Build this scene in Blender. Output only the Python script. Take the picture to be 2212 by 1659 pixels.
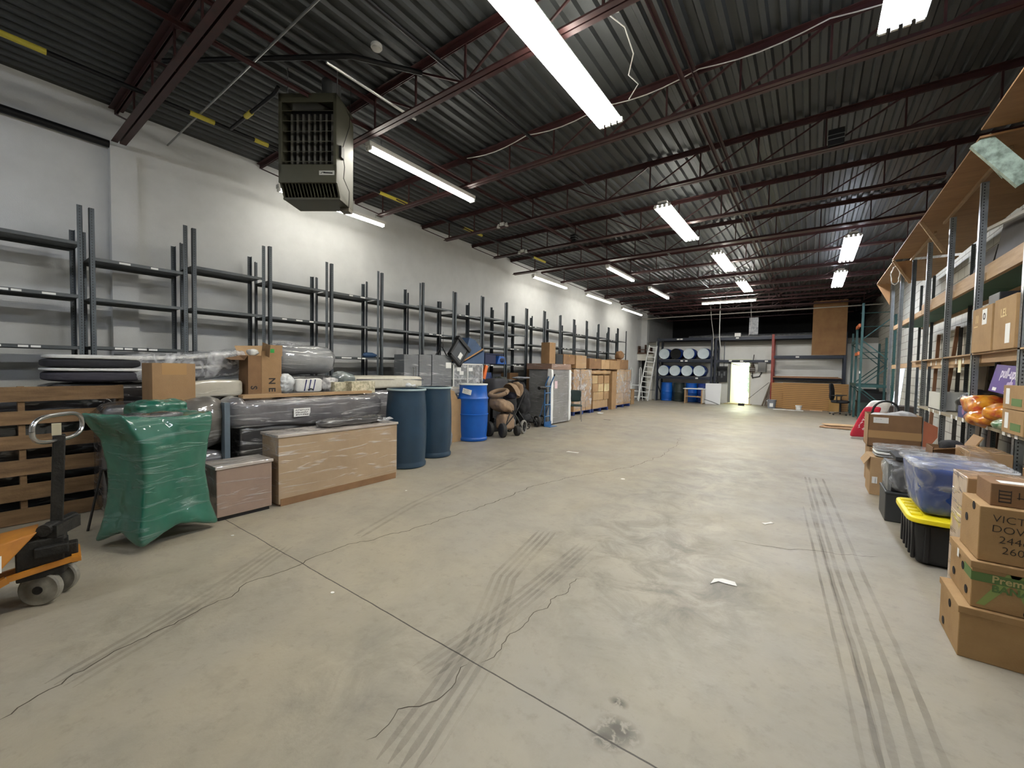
import bpy, bmesh, math, random
from mathutils import Vector, Matrix, Euler, noise
random.seed(7)
for o in list(bpy.data.objects): bpy.data.objects.remove(o)
C = bpy.context.scene
PI = math.pi
# ------------------------------------------------------------------ camera, world, exposure
YAW, PITCH, ROLL, FPX, EYE = math.radians(36.033), math.radians(2.108), math.radians(1.016), 887.8, 1.45
f_ = Vector((-math.sin(YAW)*math.cos(PITCH), math.cos(YAW)*math.cos(PITCH), -math.sin(PITCH)))
r_ = Vector((math.cos(YAW), math.sin(YAW), 0)); u_ = r_.cross(f_)
rr = math.cos(ROLL)*r_ + math.sin(ROLL)*u_; uu = -math.sin(ROLL)*r_ + math.cos(ROLL)*u_
cd = bpy.data.cameras.new('camera'); cam = bpy.data.objects.new('camera', cd); C.collection.objects.link(cam)
cd.sensor_width = 36; cd.lens = FPX/2212*36; cd.clip_start = .05; cd.clip_end = 200
cam.matrix_world = Matrix(((rr.x, uu.x, -f_.x, 0), (rr.y, uu.y, -f_.y, 0), (rr.z, uu.z, -f_.z, EYE), (0, 0, 0, 1)))
C.camera = cam
w = bpy.data.worlds.new('world'); C.world = w; w.use_nodes = True
w.node_tree.nodes['Background'].inputs[0].default_value = (.05, .055, .06, 1)
w.node_tree.nodes['Background'].inputs[1].default_value = .1
C.view_settings.view_transform = 'Standard'; C.view_settings.look = 'None'
C.view_settings.exposure = 0.95; C.view_settings.gamma = 1.0
try:
    C.cycles.use_denoising = True; C.cycles.max_bounces = 7; C.cycles.diffuse_bounces = 4; C.cycles.glossy_bounces = 3
    C.cycles.transparent_max_bounces = 12; C.cycles.sample_clamp_indirect = 6
except Exception: pass
TUBE_POWER = 40.0          # emission of the fluorescent tubes

# ------------------------------------------------------------------ materials
def lin(c):
    return tuple(((v/255)/12.92 if v/255 <= .04045 else ((v/255+.055)/1.055)**2.4) for v in c)
MATS = {}
def M(name, col, rough=.6, metal=0., col2=None, ns=6., amt=.5, bump=0., bs=40., stretch=None, coat=0., bstretch=None, emit=0, alpha=1.):
    if name in MATS: return MATS[name]
    m = bpy.data.materials.new(name); m.use_nodes = True; MATS[name] = m
    nt = m.node_tree; N = nt.nodes; L = nt.links; b = N['Principled BSDF']
    a = lin(col); b.inputs['Base Color'].default_value = (*a, 1); b.inputs['Roughness'].default_value = rough
    b.inputs['Metallic'].default_value = metal
    if coat: b.inputs['Coat Weight'].default_value = coat; b.inputs['Coat Roughness'].default_value = .08
    tc = N.new('ShaderNodeTexCoord')
    if col2 or bump:
        mp = N.new('ShaderNodeMapping'); L.new(tc.outputs['Object'], mp.inputs[0])
        if stretch: mp.inputs['Scale'].default_value = stretch
    if col2:
        n = N.new('ShaderNodeTexNoise'); n.inputs['Scale'].default_value = ns; n.inputs['Detail'].default_value = 6; n.inputs['Roughness'].default_value = .62
        L.new(mp.outputs[0], n.inputs['Vector'])
        r = N.new('ShaderNodeValToRGB'); r.color_ramp.elements[0].position = .5-.25*amt; r.color_ramp.elements[1].position = .5+.25*amt
        r.color_ramp.elements[0].color = (*a, 1); r.color_ramp.elements[1].color = (*lin(col2), 1)
        L.new(n.outputs['Fac'], r.inputs[0]); L.new(r.outputs[0], b.inputs['Base Color'])
    if bump:
        mp2 = N.new('ShaderNodeMapping'); L.new(tc.outputs['Object'], mp2.inputs[0])
        if bstretch: mp2.inputs['Scale'].default_value = bstretch
        n2 = N.new('ShaderNodeTexNoise'); n2.inputs['Scale'].default_value = bs; n2.inputs['Detail'].default_value = 4
        L.new(mp2.outputs[0], n2.inputs['Vector'])
        bp = N.new('ShaderNodeBump'); bp.inputs['Strength'].default_value = bump; bp.inputs['Distance'].default_value = .02
        L.new(n2.outputs['Fac'], bp.inputs['Height']); L.new(bp.outputs[0], b.inputs['Normal'])
        if coat: L.new(bp.outputs[0], b.inputs['Coat Normal'])
    if emit:
        b.inputs['Emission Color'].default_value = (*a, 1); b.inputs['Emission Strength'].default_value = emit
    if alpha < 1: b.inputs['Alpha'].default_value = alpha
    return m
def wrap_mat(name, col, col2, rot=.35, haze=.3, bump=.5):
    """surface under tight stretch film: slanted film streaks, sharp sheen"""
    if name in MATS: return MATS[name]
    m = M(name, col, .5, 0, col2, 2.2, .9)
    nt = m.node_tree; N = nt.nodes; L = nt.links; b = N['Principled BSDF']
    tc = [n for n in N if n.type == 'TEX_COORD'][0]
    mp = N.new('ShaderNodeMapping'); mp.inputs['Rotation'].default_value = (rot, rot*.4, 0); mp.inputs['Scale'].default_value = (2.2, 1.3, 13)
    L.new(tc.outputs['Object'], mp.inputs[0])
    n = N.new('ShaderNodeTexNoise'); n.inputs['Scale'].default_value = 1.5; n.inputs['Detail'].default_value = 7; n.inputs['Distortion'].default_value = 1.1
    L.new(mp.outputs[0], n.inputs['Vector'])
    r = N.new('ShaderNodeValToRGB'); r.color_ramp.elements[0].position = .55; r.color_ramp.elements[1].position = .78
    L.new(n.outputs['Fac'], r.inputs[0])
    src = b.inputs['Base Color'].links[0].from_socket
    mx = N.new('ShaderNodeMix'); mx.data_type = 'RGBA'; mx.inputs['B'].default_value = (.62, .62, .62, 1)
    mh = N.new('ShaderNodeMath'); mh.operation = 'MULTIPLY'; mh.inputs[1].default_value = haze
    L.new(r.outputs[0], mh.inputs[0]); L.new(mh.outputs[0], mx.inputs['Factor']); L.new(src, mx.inputs['A'])
    L.new(mx.outputs['Result'], b.inputs['Base Color'])
    n2 = N.new('ShaderNodeTexNoise'); n2.inputs['Scale'].default_value = 3.5; n2.inputs['Detail'].default_value = 3; L.new(tc.outputs['Object'], n2.inputs['Vector'])
    ad = N.new('ShaderNodeMath'); ad.operation = 'MULTIPLY_ADD'; ad.inputs[1].default_value = .8; L.new(r.outputs[0], ad.inputs[0]); L.new(n2.outputs['Fac'], ad.inputs[2])
    bp = N.new('ShaderNodeBump'); bp.inputs['Strength'].default_value = min(1, bump*1.2); bp.inputs['Distance'].default_value = .035
    L.new(ad.outputs[0], bp.inputs['Height'])
    bq = N.new('ShaderNodeBump'); bq.inputs['Strength'].default_value = min(1, bump*.25); bq.inputs['Distance'].default_value = .02; L.new(ad.outputs[0], bq.inputs['Height'])
    b.inputs['Coat Weight'].default_value = 1; b.inputs['Coat Roughness'].default_value = .07; b.inputs['Coat IOR'].default_value = 1.9
    L.new(bp.outputs[0], b.inputs['Coat Normal']); L.new(bq.outputs[0], b.inputs['Normal'])
    return m
def film_mat(name, dens=.25, tint=(.75, .76, .78)):
    """clear polythene sheet that shows what lies under it"""
    if name in MATS: return MATS[name]
    m = bpy.data.materials.new(name); m.use_nodes = True; MATS[name] = m
    N = m.node_tree.nodes; L = m.node_tree.links; N.clear()
    out = N.new('ShaderNodeOutputMaterial'); tr = N.new('ShaderNodeBsdfTransparent'); pr = N.new('ShaderNodeBsdfPrincipled')
    pr.inputs['Base Color'].default_value = (*tint, 1); pr.inputs['Roughness'].default_value = .12
    tc = N.new('ShaderNodeTexCoord'); n = N.new('ShaderNodeTexNoise'); n.inputs['Scale'].default_value = 6; n.inputs['Detail'].default_value = 4; n.inputs['Distortion'].default_value = 1.2
    L.new(tc.outputs['Object'], n.inputs['Vector'])
    r = N.new('ShaderNodeMapRange'); r.inputs[1].default_value = .42; r.inputs[2].default_value = .68; r.inputs[3].default_value = dens*.5; r.inputs[4].default_value = min(.8, dens*2.4)
    L.new(n.outputs['Fac'], r.inputs[0])
    bp = N.new('ShaderNodeBump'); bp.inputs['Strength'].default_value = .8; bp.inputs['Distance'].default_value = .03
    L.new(n.outputs['Fac'], bp.inputs['Height']); L.new(bp.outputs[0], pr.inputs['Normal'])
    mx = N.new('ShaderNodeMixShader'); L.new(r.outputs[0], mx.inputs[0]); L.new(tr.outputs[0], mx.inputs[1]); L.new(pr.outputs[0], mx.inputs[2])
    L.new(mx.outputs[0], out.inputs[0]); return m
def slot_mat(name, col, rough=.45):
    """slotted steel angle: row of dark slots down each flange"""
    if name in MATS: return MATS[name]
    m = M(name, col, rough, .25, tuple(int(c*.85) for c in col), 8, .6)
    N = m.node_tree.nodes; L = m.node_tree.links; b = N['Principled BSDF']
    tc = [n for n in N if n.type == 'TEX_COORD'][0]
    sp = N.new('ShaderNodeSeparateXYZ'); L.new(tc.outputs['Object'], sp.inputs[0])
    def mt(op, a, v=None, v2=None):
        k = N.new('ShaderNodeMath'); k.operation = op
        if hasattr(a, 'node'): L.new(a, k.inputs[0])
        else: k.inputs[0].default_value = a
        if v is not None:
            if hasattr(v, 'node'): L.new(v, k.inputs[1])
            else: k.inputs[1].default_value = v
        if v2 is not None: k.inputs[2].default_value = v2
        return k.outputs[0]
    zz = mt('LESS_THAN', mt('FRACT', mt('MULTIPLY', sp.outputs[2], 32)), .42)
    x = mt('COMPARE', mt('ABSOLUTE', sp.outputs[0]), .022, .0045); y = mt('COMPARE', mt('ABSOLUTE', sp.outputs[1]), .022, .0045)
    k = mt('MULTIPLY', zz, mt('MAXIMUM', x, y))
    src = b.inputs['Base Color'].links[0].from_socket
    mx = N.new('ShaderNodeMix'); mx.data_type = 'RGBA'; mx.inputs['B'].default_value = (.02, .02, .022, 1)
    L.new(k, mx.inputs['Factor']); L.new(src, mx.inputs['A']); L.new(mx.outputs['Result'], b.inputs['Base Color'])
    return m
def cardboard(name='cardboard', col=(158, 126, 90), col2=(142, 112, 78)):
    return M(name, col, .82, 0, col2, 5, .8, .12, 120)

# ------------------------------------------------------------------ mesh helpers
class MB:
    def __init__(s): s.v = []; s.f = []
    def _add(s, vs, fs):
        k = len(s.v); s.v += [tuple(v) for v in vs]; s.f += [tuple(i+k for i in f) for f in fs]; return s
    def box(s, c, d, rz=0, rot=None):
        m = rot if rot is not None else Matrix.Rotation(rz, 3, 'Z')
        vs = [Vector(c)+m@Vector((x*d[0]/2, y*d[1]/2, z*d[2]/2)) for x in (-1, 1) for y in (-1, 1) for z in (-1, 1)]
        return s._add(vs, [(0, 1, 3, 2), (4, 6, 7, 5), (0, 4, 5, 1), (2, 3, 7, 6), (0, 2, 6, 4), (1, 5, 7, 3)])
    def bb(s, x0, x1, y0, y1, z0, z1):
        return s.box(((x0+x1)/2, (y0+y1)/2, (z0+z1)/2), (abs(x1-x0), abs(y1-y0), abs(z1-z0)))
    def bar(s, a, b, w, h, up=(0, 0, 1)):
        a, b = Vector(a), Vector(b); d = (b-a).normalized(); u = Vector(up)
        if abs(d.dot(u)) > .98: u = Vector((1, 0, 0))
        x = d.cross(u).normalized(); z = x.cross(d)
        vs = [p+x*i*w/2+z*j*h/2 for p in (a, b) for i, j in ((-1, -1), (1, -1), (1, 1), (-1, 1))]
        return s._add(vs, [(3, 2, 1, 0), (4, 5, 6, 7), (0, 1, 5, 4), (1, 2, 6, 5), (2, 3, 7, 6), (3, 0, 4, 7)])
    def tube(s, pts, r, n=8, cap=True):
        pts = [Vector(p) for p in pts]; rings = []; u = None
        for i, p in enumerate(pts):
            d = (pts[min(i+1, len(pts)-1)]-pts[max(i-1, 0)]).normalized()
            if u is None: u = d.orthogonal().normalized()
            else: u = (u-d*u.dot(d)).normalized()
            v = d.cross(u); ri = r[i] if isinstance(r, (list, tuple)) else r
            rings.append([p+(u*math.cos(2*PI*k/n)+v*math.sin(2*PI*k/n))*ri for k in range(n)])
        vs = [q for R in rings for q in R]; fs = []
        for i in range(len(rings)-1):
            for k in range(n): fs.append((i*n+k, i*n+(k+1) % n, (i+1)*n+(k+1) % n, (i+1)*n+k))
        if cap: fs.append(tuple(range(n-1, -1, -1))); fs.append(tuple((len(rings)-1)*n+k for k in range(n)))
        return s._add(vs, fs)
    def lathe(s, prof, c=(0, 0, 0), n=24, axis='Z', cap=True):
        vs = []
        for r, z in prof:
            for k in range(n):
                a = 2*PI*k/n; x, y = r*math.cos(a), r*math.sin(a)
                v = (x, y, z) if axis == 'Z' else ((x, z, y) if axis == 'Y' else (z, x, y))
                vs.append((v[0]+c[0], v[1]+c[1], v[2]+c[2]))
        fs = []
        for i in range(len(prof)-1):
            for k in range(n):
                q = (i*n+k, i*n+(k+1) % n, (i+1)*n+(k+1) % n, (i+1)*n+k); fs.append(q if axis == 'Z' else q[::-1])
        if cap: fs.append(tuple(range(n-1, -1, -1))); fs.append(tuple((len(prof)-1)*n+k for k in range(n)))
        return s._add(vs, fs)
    def prism(s, poly, a0, a1, axis='Y'):
        n = len(poly)
        def P(p, a): return {'Y': (p[0], a, p[1]), 'X': (a, p[0], p[1]), 'Z': (p[0], p[1], a)}[axis]
        vs = [P(p, a0) for p in poly]+[P(p, a1) for p in poly]
        fs = [tuple(range(n)), tuple(range(2*n-1, n-1, -1))]+[(i, i+n, (i+1) % n+n, (i+1) % n) for i in range(n)]
        return s._add(vs, fs)
    def soft(s, c, d, p=5., amp=.01, fr=3., seed=0, n=22, fn=None, rz=0):
        """rounded box with uneven surface; p is how boxy"""
        vs = []; fs = []; idx = {}
        m = n
        def put(u, v, w):
            k = (round(u, 4), round(v, 4), round(w, 4))
            if k in idx: return idx[k]
            q = Vector((u, v, w)); L = (abs(u)**p+abs(v)**p+abs(w)**p)**(1/p); q = q/L
            q = Vector((q.x*d[0]/2, q.y*d[1]/2, q.z*d[2]/2))
            nn = Vector((u*d[1]*d[2], v*d[0]*d[2], w*d[0]*d[1])).normalized()
            q = q+nn*amp*(noise.noise(Vector((q.x*fr+seed, q.y*fr, q.z*fr)))*1.4+.5*noise.noise(Vector((q.x*fr*2.7, q.y*fr*2.7+seed, q.z*fr*2.7))))
            if fn: q = Vector(fn(q))
            q = Matrix.Rotation(rz, 3, 'Z')@q+Vector(c)
            idx[k] = len(vs); vs.append(q); return idx[k]
        g = [-1+2*i/m for i in range(m+1)]
        for sgn in (-1, 1):
            for i in range(m):
                for j in range(m):
                    for ax in range(3):
                        q = []
                        for (ii, jj) in ((i, j), (i+1, j), (i+1, j+1), (i, j+1)):
                            a, b = g[ii], g[jj]
                            t = (sgn, a, b) if ax == 0 else ((b, sgn, a) if ax == 1 else (a, b, sgn)); q.append(put(*t))
                        fs.append(tuple(q if sgn > 0 else q[::-1]))
        return s._add(vs, fs)
    def mesh(s, name):
        me = bpy.data.meshes.new(name); me.from_pydata(s.v, [], s.f); me.update(); return me
def link(name, me, mat, parent=None, smooth=False, bev=0, loc=None, rot=None):
    o = bpy.data.objects.new(name, me); C.collection.objects.link(o)
    for m in (mat if isinstance(mat, (list, tuple)) else [mat]): me.materials.append(m)
    if parent: o.parent = parent
    if smooth:
        me.shade_smooth() if hasattr(me, 'shade_smooth') else None
        try:
            if smooth != 'all': me.set_sharp_from_angle(angle=math.radians(40))
        except Exception: pass
    if bev:
        b = o.modifiers.new('bevel', 'BEVEL'); b.width = bev; b.segments = 2; b.limit_method = 'ANGLE'
    if loc: o.location = loc
    if rot: o.rotation_euler = rot
    return o
def tag(o, label, cat, group=None):
    o['label'] = label; o['category'] = cat
    if group: o['group'] = group
    return o
def thing(name, label, cat, loc=(0, 0, 0), rz=0, group=None, rot=None):
    o = bpy.data.objects.new(name, None); C.collection.objects.link(o); o.empty_display_size = .1
    o.location = loc; o.rotation_euler = rot if rot else (0, 0, rz); return tag(o, label, cat, group)
def solo(name, mb, mat, label, cat, loc=(0, 0, 0), rz=0, group=None, smooth=False, bev=0, rot=None):
    o = link(name, mb.mesh(name), mat, None, smooth, bev, loc, rot if rot else (0, 0, rz)); return tag(o, label, cat, group)
def part(name, mb, mat, parent, smooth=False, bev=0, label=None, loc=None, rot=None):
    o = link(name, mb.mesh(name), mat, parent, smooth, bev, loc, rot)
    if label: o['label'] = label
    return o
def struct(name, mb, mat, parent=None, smooth=False, bev=0):
    o = link(name, mb.mesh(name), mat, parent, smooth, bev)
    if not parent: o['kind'] = 'structure'
    return o
def dup(root, loc=None, rz=None, label=None, group=None):
    r = root.copy(); C.collection.objects.link(r)
    if loc is not None: r.location = loc
    if rz is not None: r.rotation_euler = (0, 0, rz)
    if label: r['label'] = label
    if group: r['group'] = group
    for ch in list(root.children):
        c = ch.copy(); C.collection.objects.link(c); c.parent = r
        for g in list(ch.children):
            d = g.copy(); C.collection.objects.link(d); d.parent = c
    return r
FACE = {'-Y': (PI/2, 0, 0), '+X': (PI/2, 0, PI/2), '-X': (PI/2, 0, -PI/2), '+Y': (PI/2, 0, PI), '+Z': (0, 0, 0)}
def text(s, size, mat, parent, loc, face='-Y', name='lettering', tilt=0, sx=1., bold=0., spacing=1.):
    cu = bpy.data.curves.new('t', 'FONT'); cu.body = s; cu.size = size; cu.extrude = .0006; cu.align_x = 'CENTER'; cu.align_y = 'CENTER'
    cu.offset = bold; cu.space_line = spacing; cu.resolution_u = 3
    o = bpy.data.objects.new('t', cu); C.collection.objects.link(o); bpy.context.view_layer.update()
    me = bpy.data.meshes.new_from_object(o.evaluated_get(bpy.context.evaluated_depsgraph_get()))
    bpy.data.objects.remove(o); bpy.data.curves.remove(cu)
    me.transform(Matrix.Diagonal((sx, 1, 1, 1)) @ Matrix.Identity(4)); me.transform(Matrix.Rotation(tilt, 4, 'Z'))
    me.materials.clear(); q = link(name, me, mat, parent); q.location = loc; q.rotation_euler = FACE[face] if isinstance(face, str) else face
    return q
def scrawl(parent, w_, rows, gap, mat, loc, face, seed=1, r=.0012, name='pen_marks'):
    """rows of unreadable pen strokes"""
    rnd = random.Random(seed); mb = MB()
    for i in range(rows):
        x = -w_/2
        while x < w_/2*rnd.uniform(.6, 1):
            L_ = rnd.uniform(.25, .5)*gap*2; y0 = (rows/2-.5-i)*gap
            mb.tube([(x+L_*k/6, y0+rnd.uniform(-.3, .3)*gap, 0) for k in range(7)], r, 4); x += L_*1.25
    return part(name, mb, mat, parent, loc=loc, rot=FACE[face] if isinstance(face, str) else face)
ORD = ['first', 'second', 'third', 'fourth', 'fifth', 'sixth', 'seventh', 'eighth', 'ninth', 'tenth', 'eleventh', 'twelfth', 'thirteenth', 'fourteenth', 'fifteenth', 'sixteenth', 'seventeenth', 'eighteenth', 'nineteenth', 'twentieth', 'twenty-first']

# ================================================================== ROOM
XL, XR, YF, YN, YE, ZD = -7.3, 2.12, 21.87, -5.0, 27.5, 4.68
# floor: worn concrete with a sawn joint across the room
def floor_mat():
    m = M('worn concrete', (171, 161, 140), .55, 0)
    N = m.node_tree.nodes; L = m.node_tree.links; b = N['Principled BSDF']
    tc = [n for n in N if n.type == 'TEX_COORD'][0]; V = tc.outputs['Object']
    def no(sc, det=6, dist=0, ro=.6, st=None):
        n = N.new('ShaderNodeTexNoise'); n.inputs['Scale'].default_value = sc; n.inputs['Detail'].default_value = det; n.inputs['Distortion'].default_value = dist; n.inputs['Roughness'].default_value = ro
        if st:
            mp = N.new('ShaderNodeMapping'); mp.inputs['Scale'].default_value = st[:3]; mp.inputs['Rotation'].default_value = (0, 0, st[3]); L.new(V, mp.inputs[0]); L.new(mp.outputs[0], n.inputs['Vector'])
        else: L.new(V, n.inputs['Vector'])
        return n.outputs['Fac']
    def mr(a, lo, hi, o0=0., o1=1.):
        r = N.new('ShaderNodeMapRange'); L.new(a, r.inputs[0]); r.inputs[1].default_value = lo; r.inputs[2].default_value = hi; r.inputs[3].default_value = o0; r.inputs[4].default_value = o1; return r.outputs[0]
    def mul(a, c):
        k = N.new('ShaderNodeMath'); k.operation = 'MULTIPLY'; L.new(a, k.inputs[0])
        if hasattr(c, 'node'): L.new(c, k.inputs[1])
        else: k.inputs[1].default_value = c
        return k.outputs[0]
    cur = [None]
    def mix(fac, col, base=None):
        x = N.new('ShaderNodeMix'); x.data_type = 'RGBA'; L.new(fac, x.inputs['Factor'])
        if base: x.inputs['A'].default_value = (*lin(base), 1)
        else: L.new(cur[0], x.inputs['A'])
        x.inputs['B'].default_value = (*lin(col), 1); cur[0] = x.outputs['Result']
    mix(mr(no(.45, 4, .4), .4, .62), (156, 147, 128), (147, 141, 129))
    mix(mul(mr(no(1.3, 8, .6), .45, .7), .6), (134, 128, 115))
    mix(mul(mr(no(5, 8, 0, .7), .5, .72), .35), (118, 112, 100))
    mix(mul(mr(no(14, 6, 0, .7), .55, .8), .5), (104, 98, 88))
    # oil and rubber staining in the lanes used most
    def blob(cx, cy, sx, sy):
        mp = N.new('ShaderNodeMapping'); mp.vector_type = 'POINT'; mp.inputs['Location'].default_value = (-cx/sx, -cy/sy, 0); mp.inputs['Scale'].default_value = (1/sx, 1/sy, 1); L.new(V, mp.inputs[0])
        g = N.new('ShaderNodeVectorMath'); g.operation = 'LENGTH'; L.new(mp.outputs[0], g.inputs[0]); return mr(g.outputs['Value'], .25, 1.0, 1, 0)
    d1 = no(3.2, 10, .8, .72)
    for cx, cy, sx, sy, k in ((-1.0, 3.2, 1.0, 1.6, .85), (-.55, 3.0, .5, .9, .7), (-1.3, 5.2, 1.0, 2.2, .6), (-3.6, 5.5, .9, 2.2, .5), (-3.0, 10.5, 2.2, 3.0, .45), (-.8, 7.0, 1.2, 1.6, .5), (-1.6, 1.2, .5, .9, .45), (-3.0, .8, .5, .8, .5), (-4.6, 8.5, .8, 3.5, .5)):
        mix(mul(mul(mr(d1, .42, .66), blob(cx, cy, sx, sy)), k), (88, 84, 76))
    for cx, cy, s_ in ((-.575, 1.57, .075), (-.60, 1.50, .06), (-.63, 1.70, .035)):
        mix(mul(mr(no(26, 5, .5), .38, .5), blob(cx, cy, s_*1.4, s_)), (82, 78, 68))
    # sawn joint
    sp = N.new('ShaderNodeSeparateXYZ'); L.new(V, sp.inputs[0])
    wob = mr(no(2.5, 6), 0, 1, -.012, .012)
    for jy in (1.5, 9.1, -6.1, 16.7):
        k = N.new('ShaderNodeMath'); k.operation = 'ADD'; L.new(sp.outputs[1], k.inputs[0]); L.new(wob, k.inputs[1])
        c = N.new('ShaderNodeMath'); c.operation = 'COMPARE'; L.new(k.outputs[0], c.inputs[0]); c.inputs[1].default_value = jy; c.inputs[2].default_value = .0038
        mix(mul(c.outputs[0], .95 if jy < 5 else .4), (46, 40, 32))
    L.new(cur[0], b.inputs['Base Color'])
    rr_ = mr(no(2.2, 5), .35, .7, .42, .62); L.new(rr_, b.inputs['Roughness'])
    bp = N.new('ShaderNodeBump'); bp.inputs['Strength'].default_value = .25; bp.inputs['Distance'].default_value = .01; L.new(no(30, 6), bp.inputs['Height']); L.new(bp.outputs[0], b.inputs['Normal'])
    return m
floor = struct('floor', MB().bb(XL-.2, XR+.2, YN, YE, -.2, 0), floor_mat())
def strip(pts, wdt, z=.0012, jit=.0, seg=.03):
    """a ragged ribbon lying on the floor along a path"""
    P = []
    for a, b in zip(pts, pts[1:]):
        a = Vector((*a, 0)); b = Vector((*b, 0)); n = max(1, int((b-a).length/seg))
        for i in range(n): P.append(a.lerp(b, i/n))
    P.append(Vector((*pts[-1], 0))); mb = MB(); vs = []
    for i, p in enumerate(P):
        d = (P[min(i+1, len(P)-1)]-P[max(i-1, 0)]).normalized(); n = Vector((-d.y, d.x, 0))
        q = p+n*noise.noise(p*6)*jit+n*noise.noise(p*25)*jit*.4; wd = wdt*(.75+.5*abs(noise.noise(p*3)))
        if i in (0, len(P)-1): wd *= .2
        vs += [q+n*wd/2+Vector((0, 0, z)), q-n*wd/2+Vector((0, 0, z))]
    mb._add(vs, [(2*i, 2*i+1, 2*i+3, 2*i+2) for i in range(len(P)-1)]); return mb
crk = M('crack dark', (70, 62, 50), .9)  # plain dark tone of the floor cracks
for pts, wd in (([(-2.58, 0.1), (-2.73, 0.31), (-2.79, 0.56), (-2.87, 0.92), (-2.96, 1.21), (-2.94, 1.38), (-2.97, 1.54), (-3.0, 1.74), (-2.96, 1.98), (-2.89, 2.23), (-2.81, 2.67), (-2.76, 3.19), (-2.71, 3.84), (-2.75, 4.27), (-2.52, 5.11), (-2.16, 6.01), (-2.04, 7.13), (-2.1, 8.45), (-2.31, 9.5)], .0085),
                ([(-1.35, 0.93), (-1.33, 1.09), (-1.3, 1.2), (-1.29, 1.35), (-1.31, 1.47)], .005), ([(-1.25, 1.52), (-1.27, 1.69), (-1.26, 1.91), (-1.26, 2.21), (-1.24, 2.57)], .005),
                ([(-0.5, 3.95), (-0.11, 4.07), (0.29, 4.25), (0.49, 4.34)], .005)):
    struct('crack', strip(pts, wd, .0012, .05), crk, floor)
def tyre_mat(name, col, a):
    if name in MATS: return MATS[name]
    m = bpy.data.materials.new(name); m.use_nodes = True; MATS[name] = m; N = m.node_tree.nodes; L = m.node_tree.links; b = N['Principled BSDF']
    b.inputs['Base Color'].default_value = (*lin(col), 1); b.inputs['Roughness'].default_value = .7
    tc = N.new('ShaderNodeTexCoord'); n = N.new('ShaderNodeTexNoise'); n.inputs['Scale'].default_value = 2.2; n.inputs['Detail'].default_value = 9; L.new(tc.outputs['Object'], n.inputs['Vector'])
    r = N.new('ShaderNodeMapRange'); r.inputs[1].default_value = .4; r.inputs[2].default_value = .75; r.inputs[3].default_value = .06; r.inputs[4].default_value = a
    L.new(n.outputs['Fac'], r.inputs[0]); L.new(r.outputs[0], b.inputs['Alpha']); return m
tdk = tyre_mat('rubber smear', (104, 98, 88), .3); tlt = tyre_mat('scraped pale streak', (205, 198, 180), .35)
def marks(pts, offs, wdt, mat):
    for k in offs:
        d = Vector((pts[-1][0]-pts[0][0], pts[-1][1]-pts[0][1], 0)).normalized(); n = (-d.y*k, d.x*k)
        struct('tyre_mark', strip([(x+n[0], y+n[1]) for x, y in pts], wdt, .0008+abs(k)*.001+random.random()*.0004, .003, .08), mat, floor)
marks([(-1.1, .95), (-1.29, 1.63), (-1.61, 2.28), (-1.79, 3.16)], (0, .05, .1, .15), .03, tdk)
marks([(-1.1, 1.0), (-1.25, 1.6), (-1.45, 2.1)], (.025, -.03), .014, tlt)
marks([(-1.42, 1.3), (-1.40, 1.6), (-1.40, 2.3), (-1.43, 3.1)], (0, .04, .09, -.04), .026, tdk)
marks([(-1.38, 1.5), (-1.36, 2.0), (-1.38, 2.9)], (.02, -.07), .012, tlt)
marks([(-.02, 7.11), (.16, 3.83), (.24, 2.68), (.28, 1.5)], (0, .045, .12, .2), .03, tdk)
marks([(.1, 5.5), (.24, 3.36), (.3, 2.47), (.35, 1.6)], (-.12, -.06), .02, tdk)
marks([(-2.6, .3), (-2.76, .66), (-2.95, 1.04), (-3.3, 1.6)], (0, .05, .1, .15), .03, tdk)
marks([(-3.04, 2.04), (-3.32, 2.89), (-3.48, 3.78), (-3.8, 5.44)], (0, .08), .04, tdk)

# walls
white = M('white painted block', (220, 221, 220), .75, 0, (210, 211, 210), 3, .8, .1, 90)
def block_mat(name, c1, c2, mortar, axis=True):
    m = M(name, c1, .85); N = m.node_tree.nodes; L = m.node_tree.links; b = N['Principled BSDF']
    tc = [n for n in N if n.type == 'TEX_COORD'][0]; sp = N.new('ShaderNodeSeparateXYZ'); cb = N.new('ShaderNodeCombineXYZ'); L.new(tc.outputs['Object'], sp.inputs[0])
    L.new(sp.outputs[1], cb.inputs[0]); L.new(sp.outputs[2], cb.inputs[1])
    br = N.new('ShaderNodeTexBrick'); br.inputs['Scale'].default_value = 1; br.inputs['Brick Width'].default_value = .4; br.inputs['Row Height'].default_value = .2; br.inputs['Mortar Size'].default_value = .008
    br.inputs['Color1'].default_value = (*lin(c1), 1); br.inputs['Color2'].default_value = (*lin(c2), 1); br.inputs['Mortar'].default_value = (*lin(mortar), 1); L.new(cb.outputs[0], br.inputs['Vector'])
    L.new(br.outputs['Color'], b.inputs['Base Color']); bp = N.new('ShaderNodeBump'); bp.inputs['Strength'].default_value = .6; bp.inputs['Distance'].default_value = .01; bp.invert = True
    L.new(br.outputs['Fac'], bp.inputs['Height']); L.new(bp.outputs[0], b.inputs['Normal']); return m
blk = block_mat('painted concrete block', (172, 170, 160), (162, 160, 150), (112, 108, 98))
struct('wall_left', MB().bb(XL-.2, XL, YN, YE, 0, 4.9), white)
struct('trim_1', MB().bb(XL, XL+.12, 1.25, 1.5, 0, 4.16), white)          # pilaster
struct('trim_2', MB().bb(XL, XL+.3, YF-.35, YF, 0, 4.6), white)            # corner column
struct('wall_right', MB().bb(XR, XR+.2, YN, YE, 0, 4.9), blk)
struct('wall_near', MB().bb(XL, XR, YN-.2, YN, 0, 4.9), white)
dark = M('unlit dark block', (44, 44, 46), .9)  # darkness beyond the office is put into this wall colour
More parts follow.
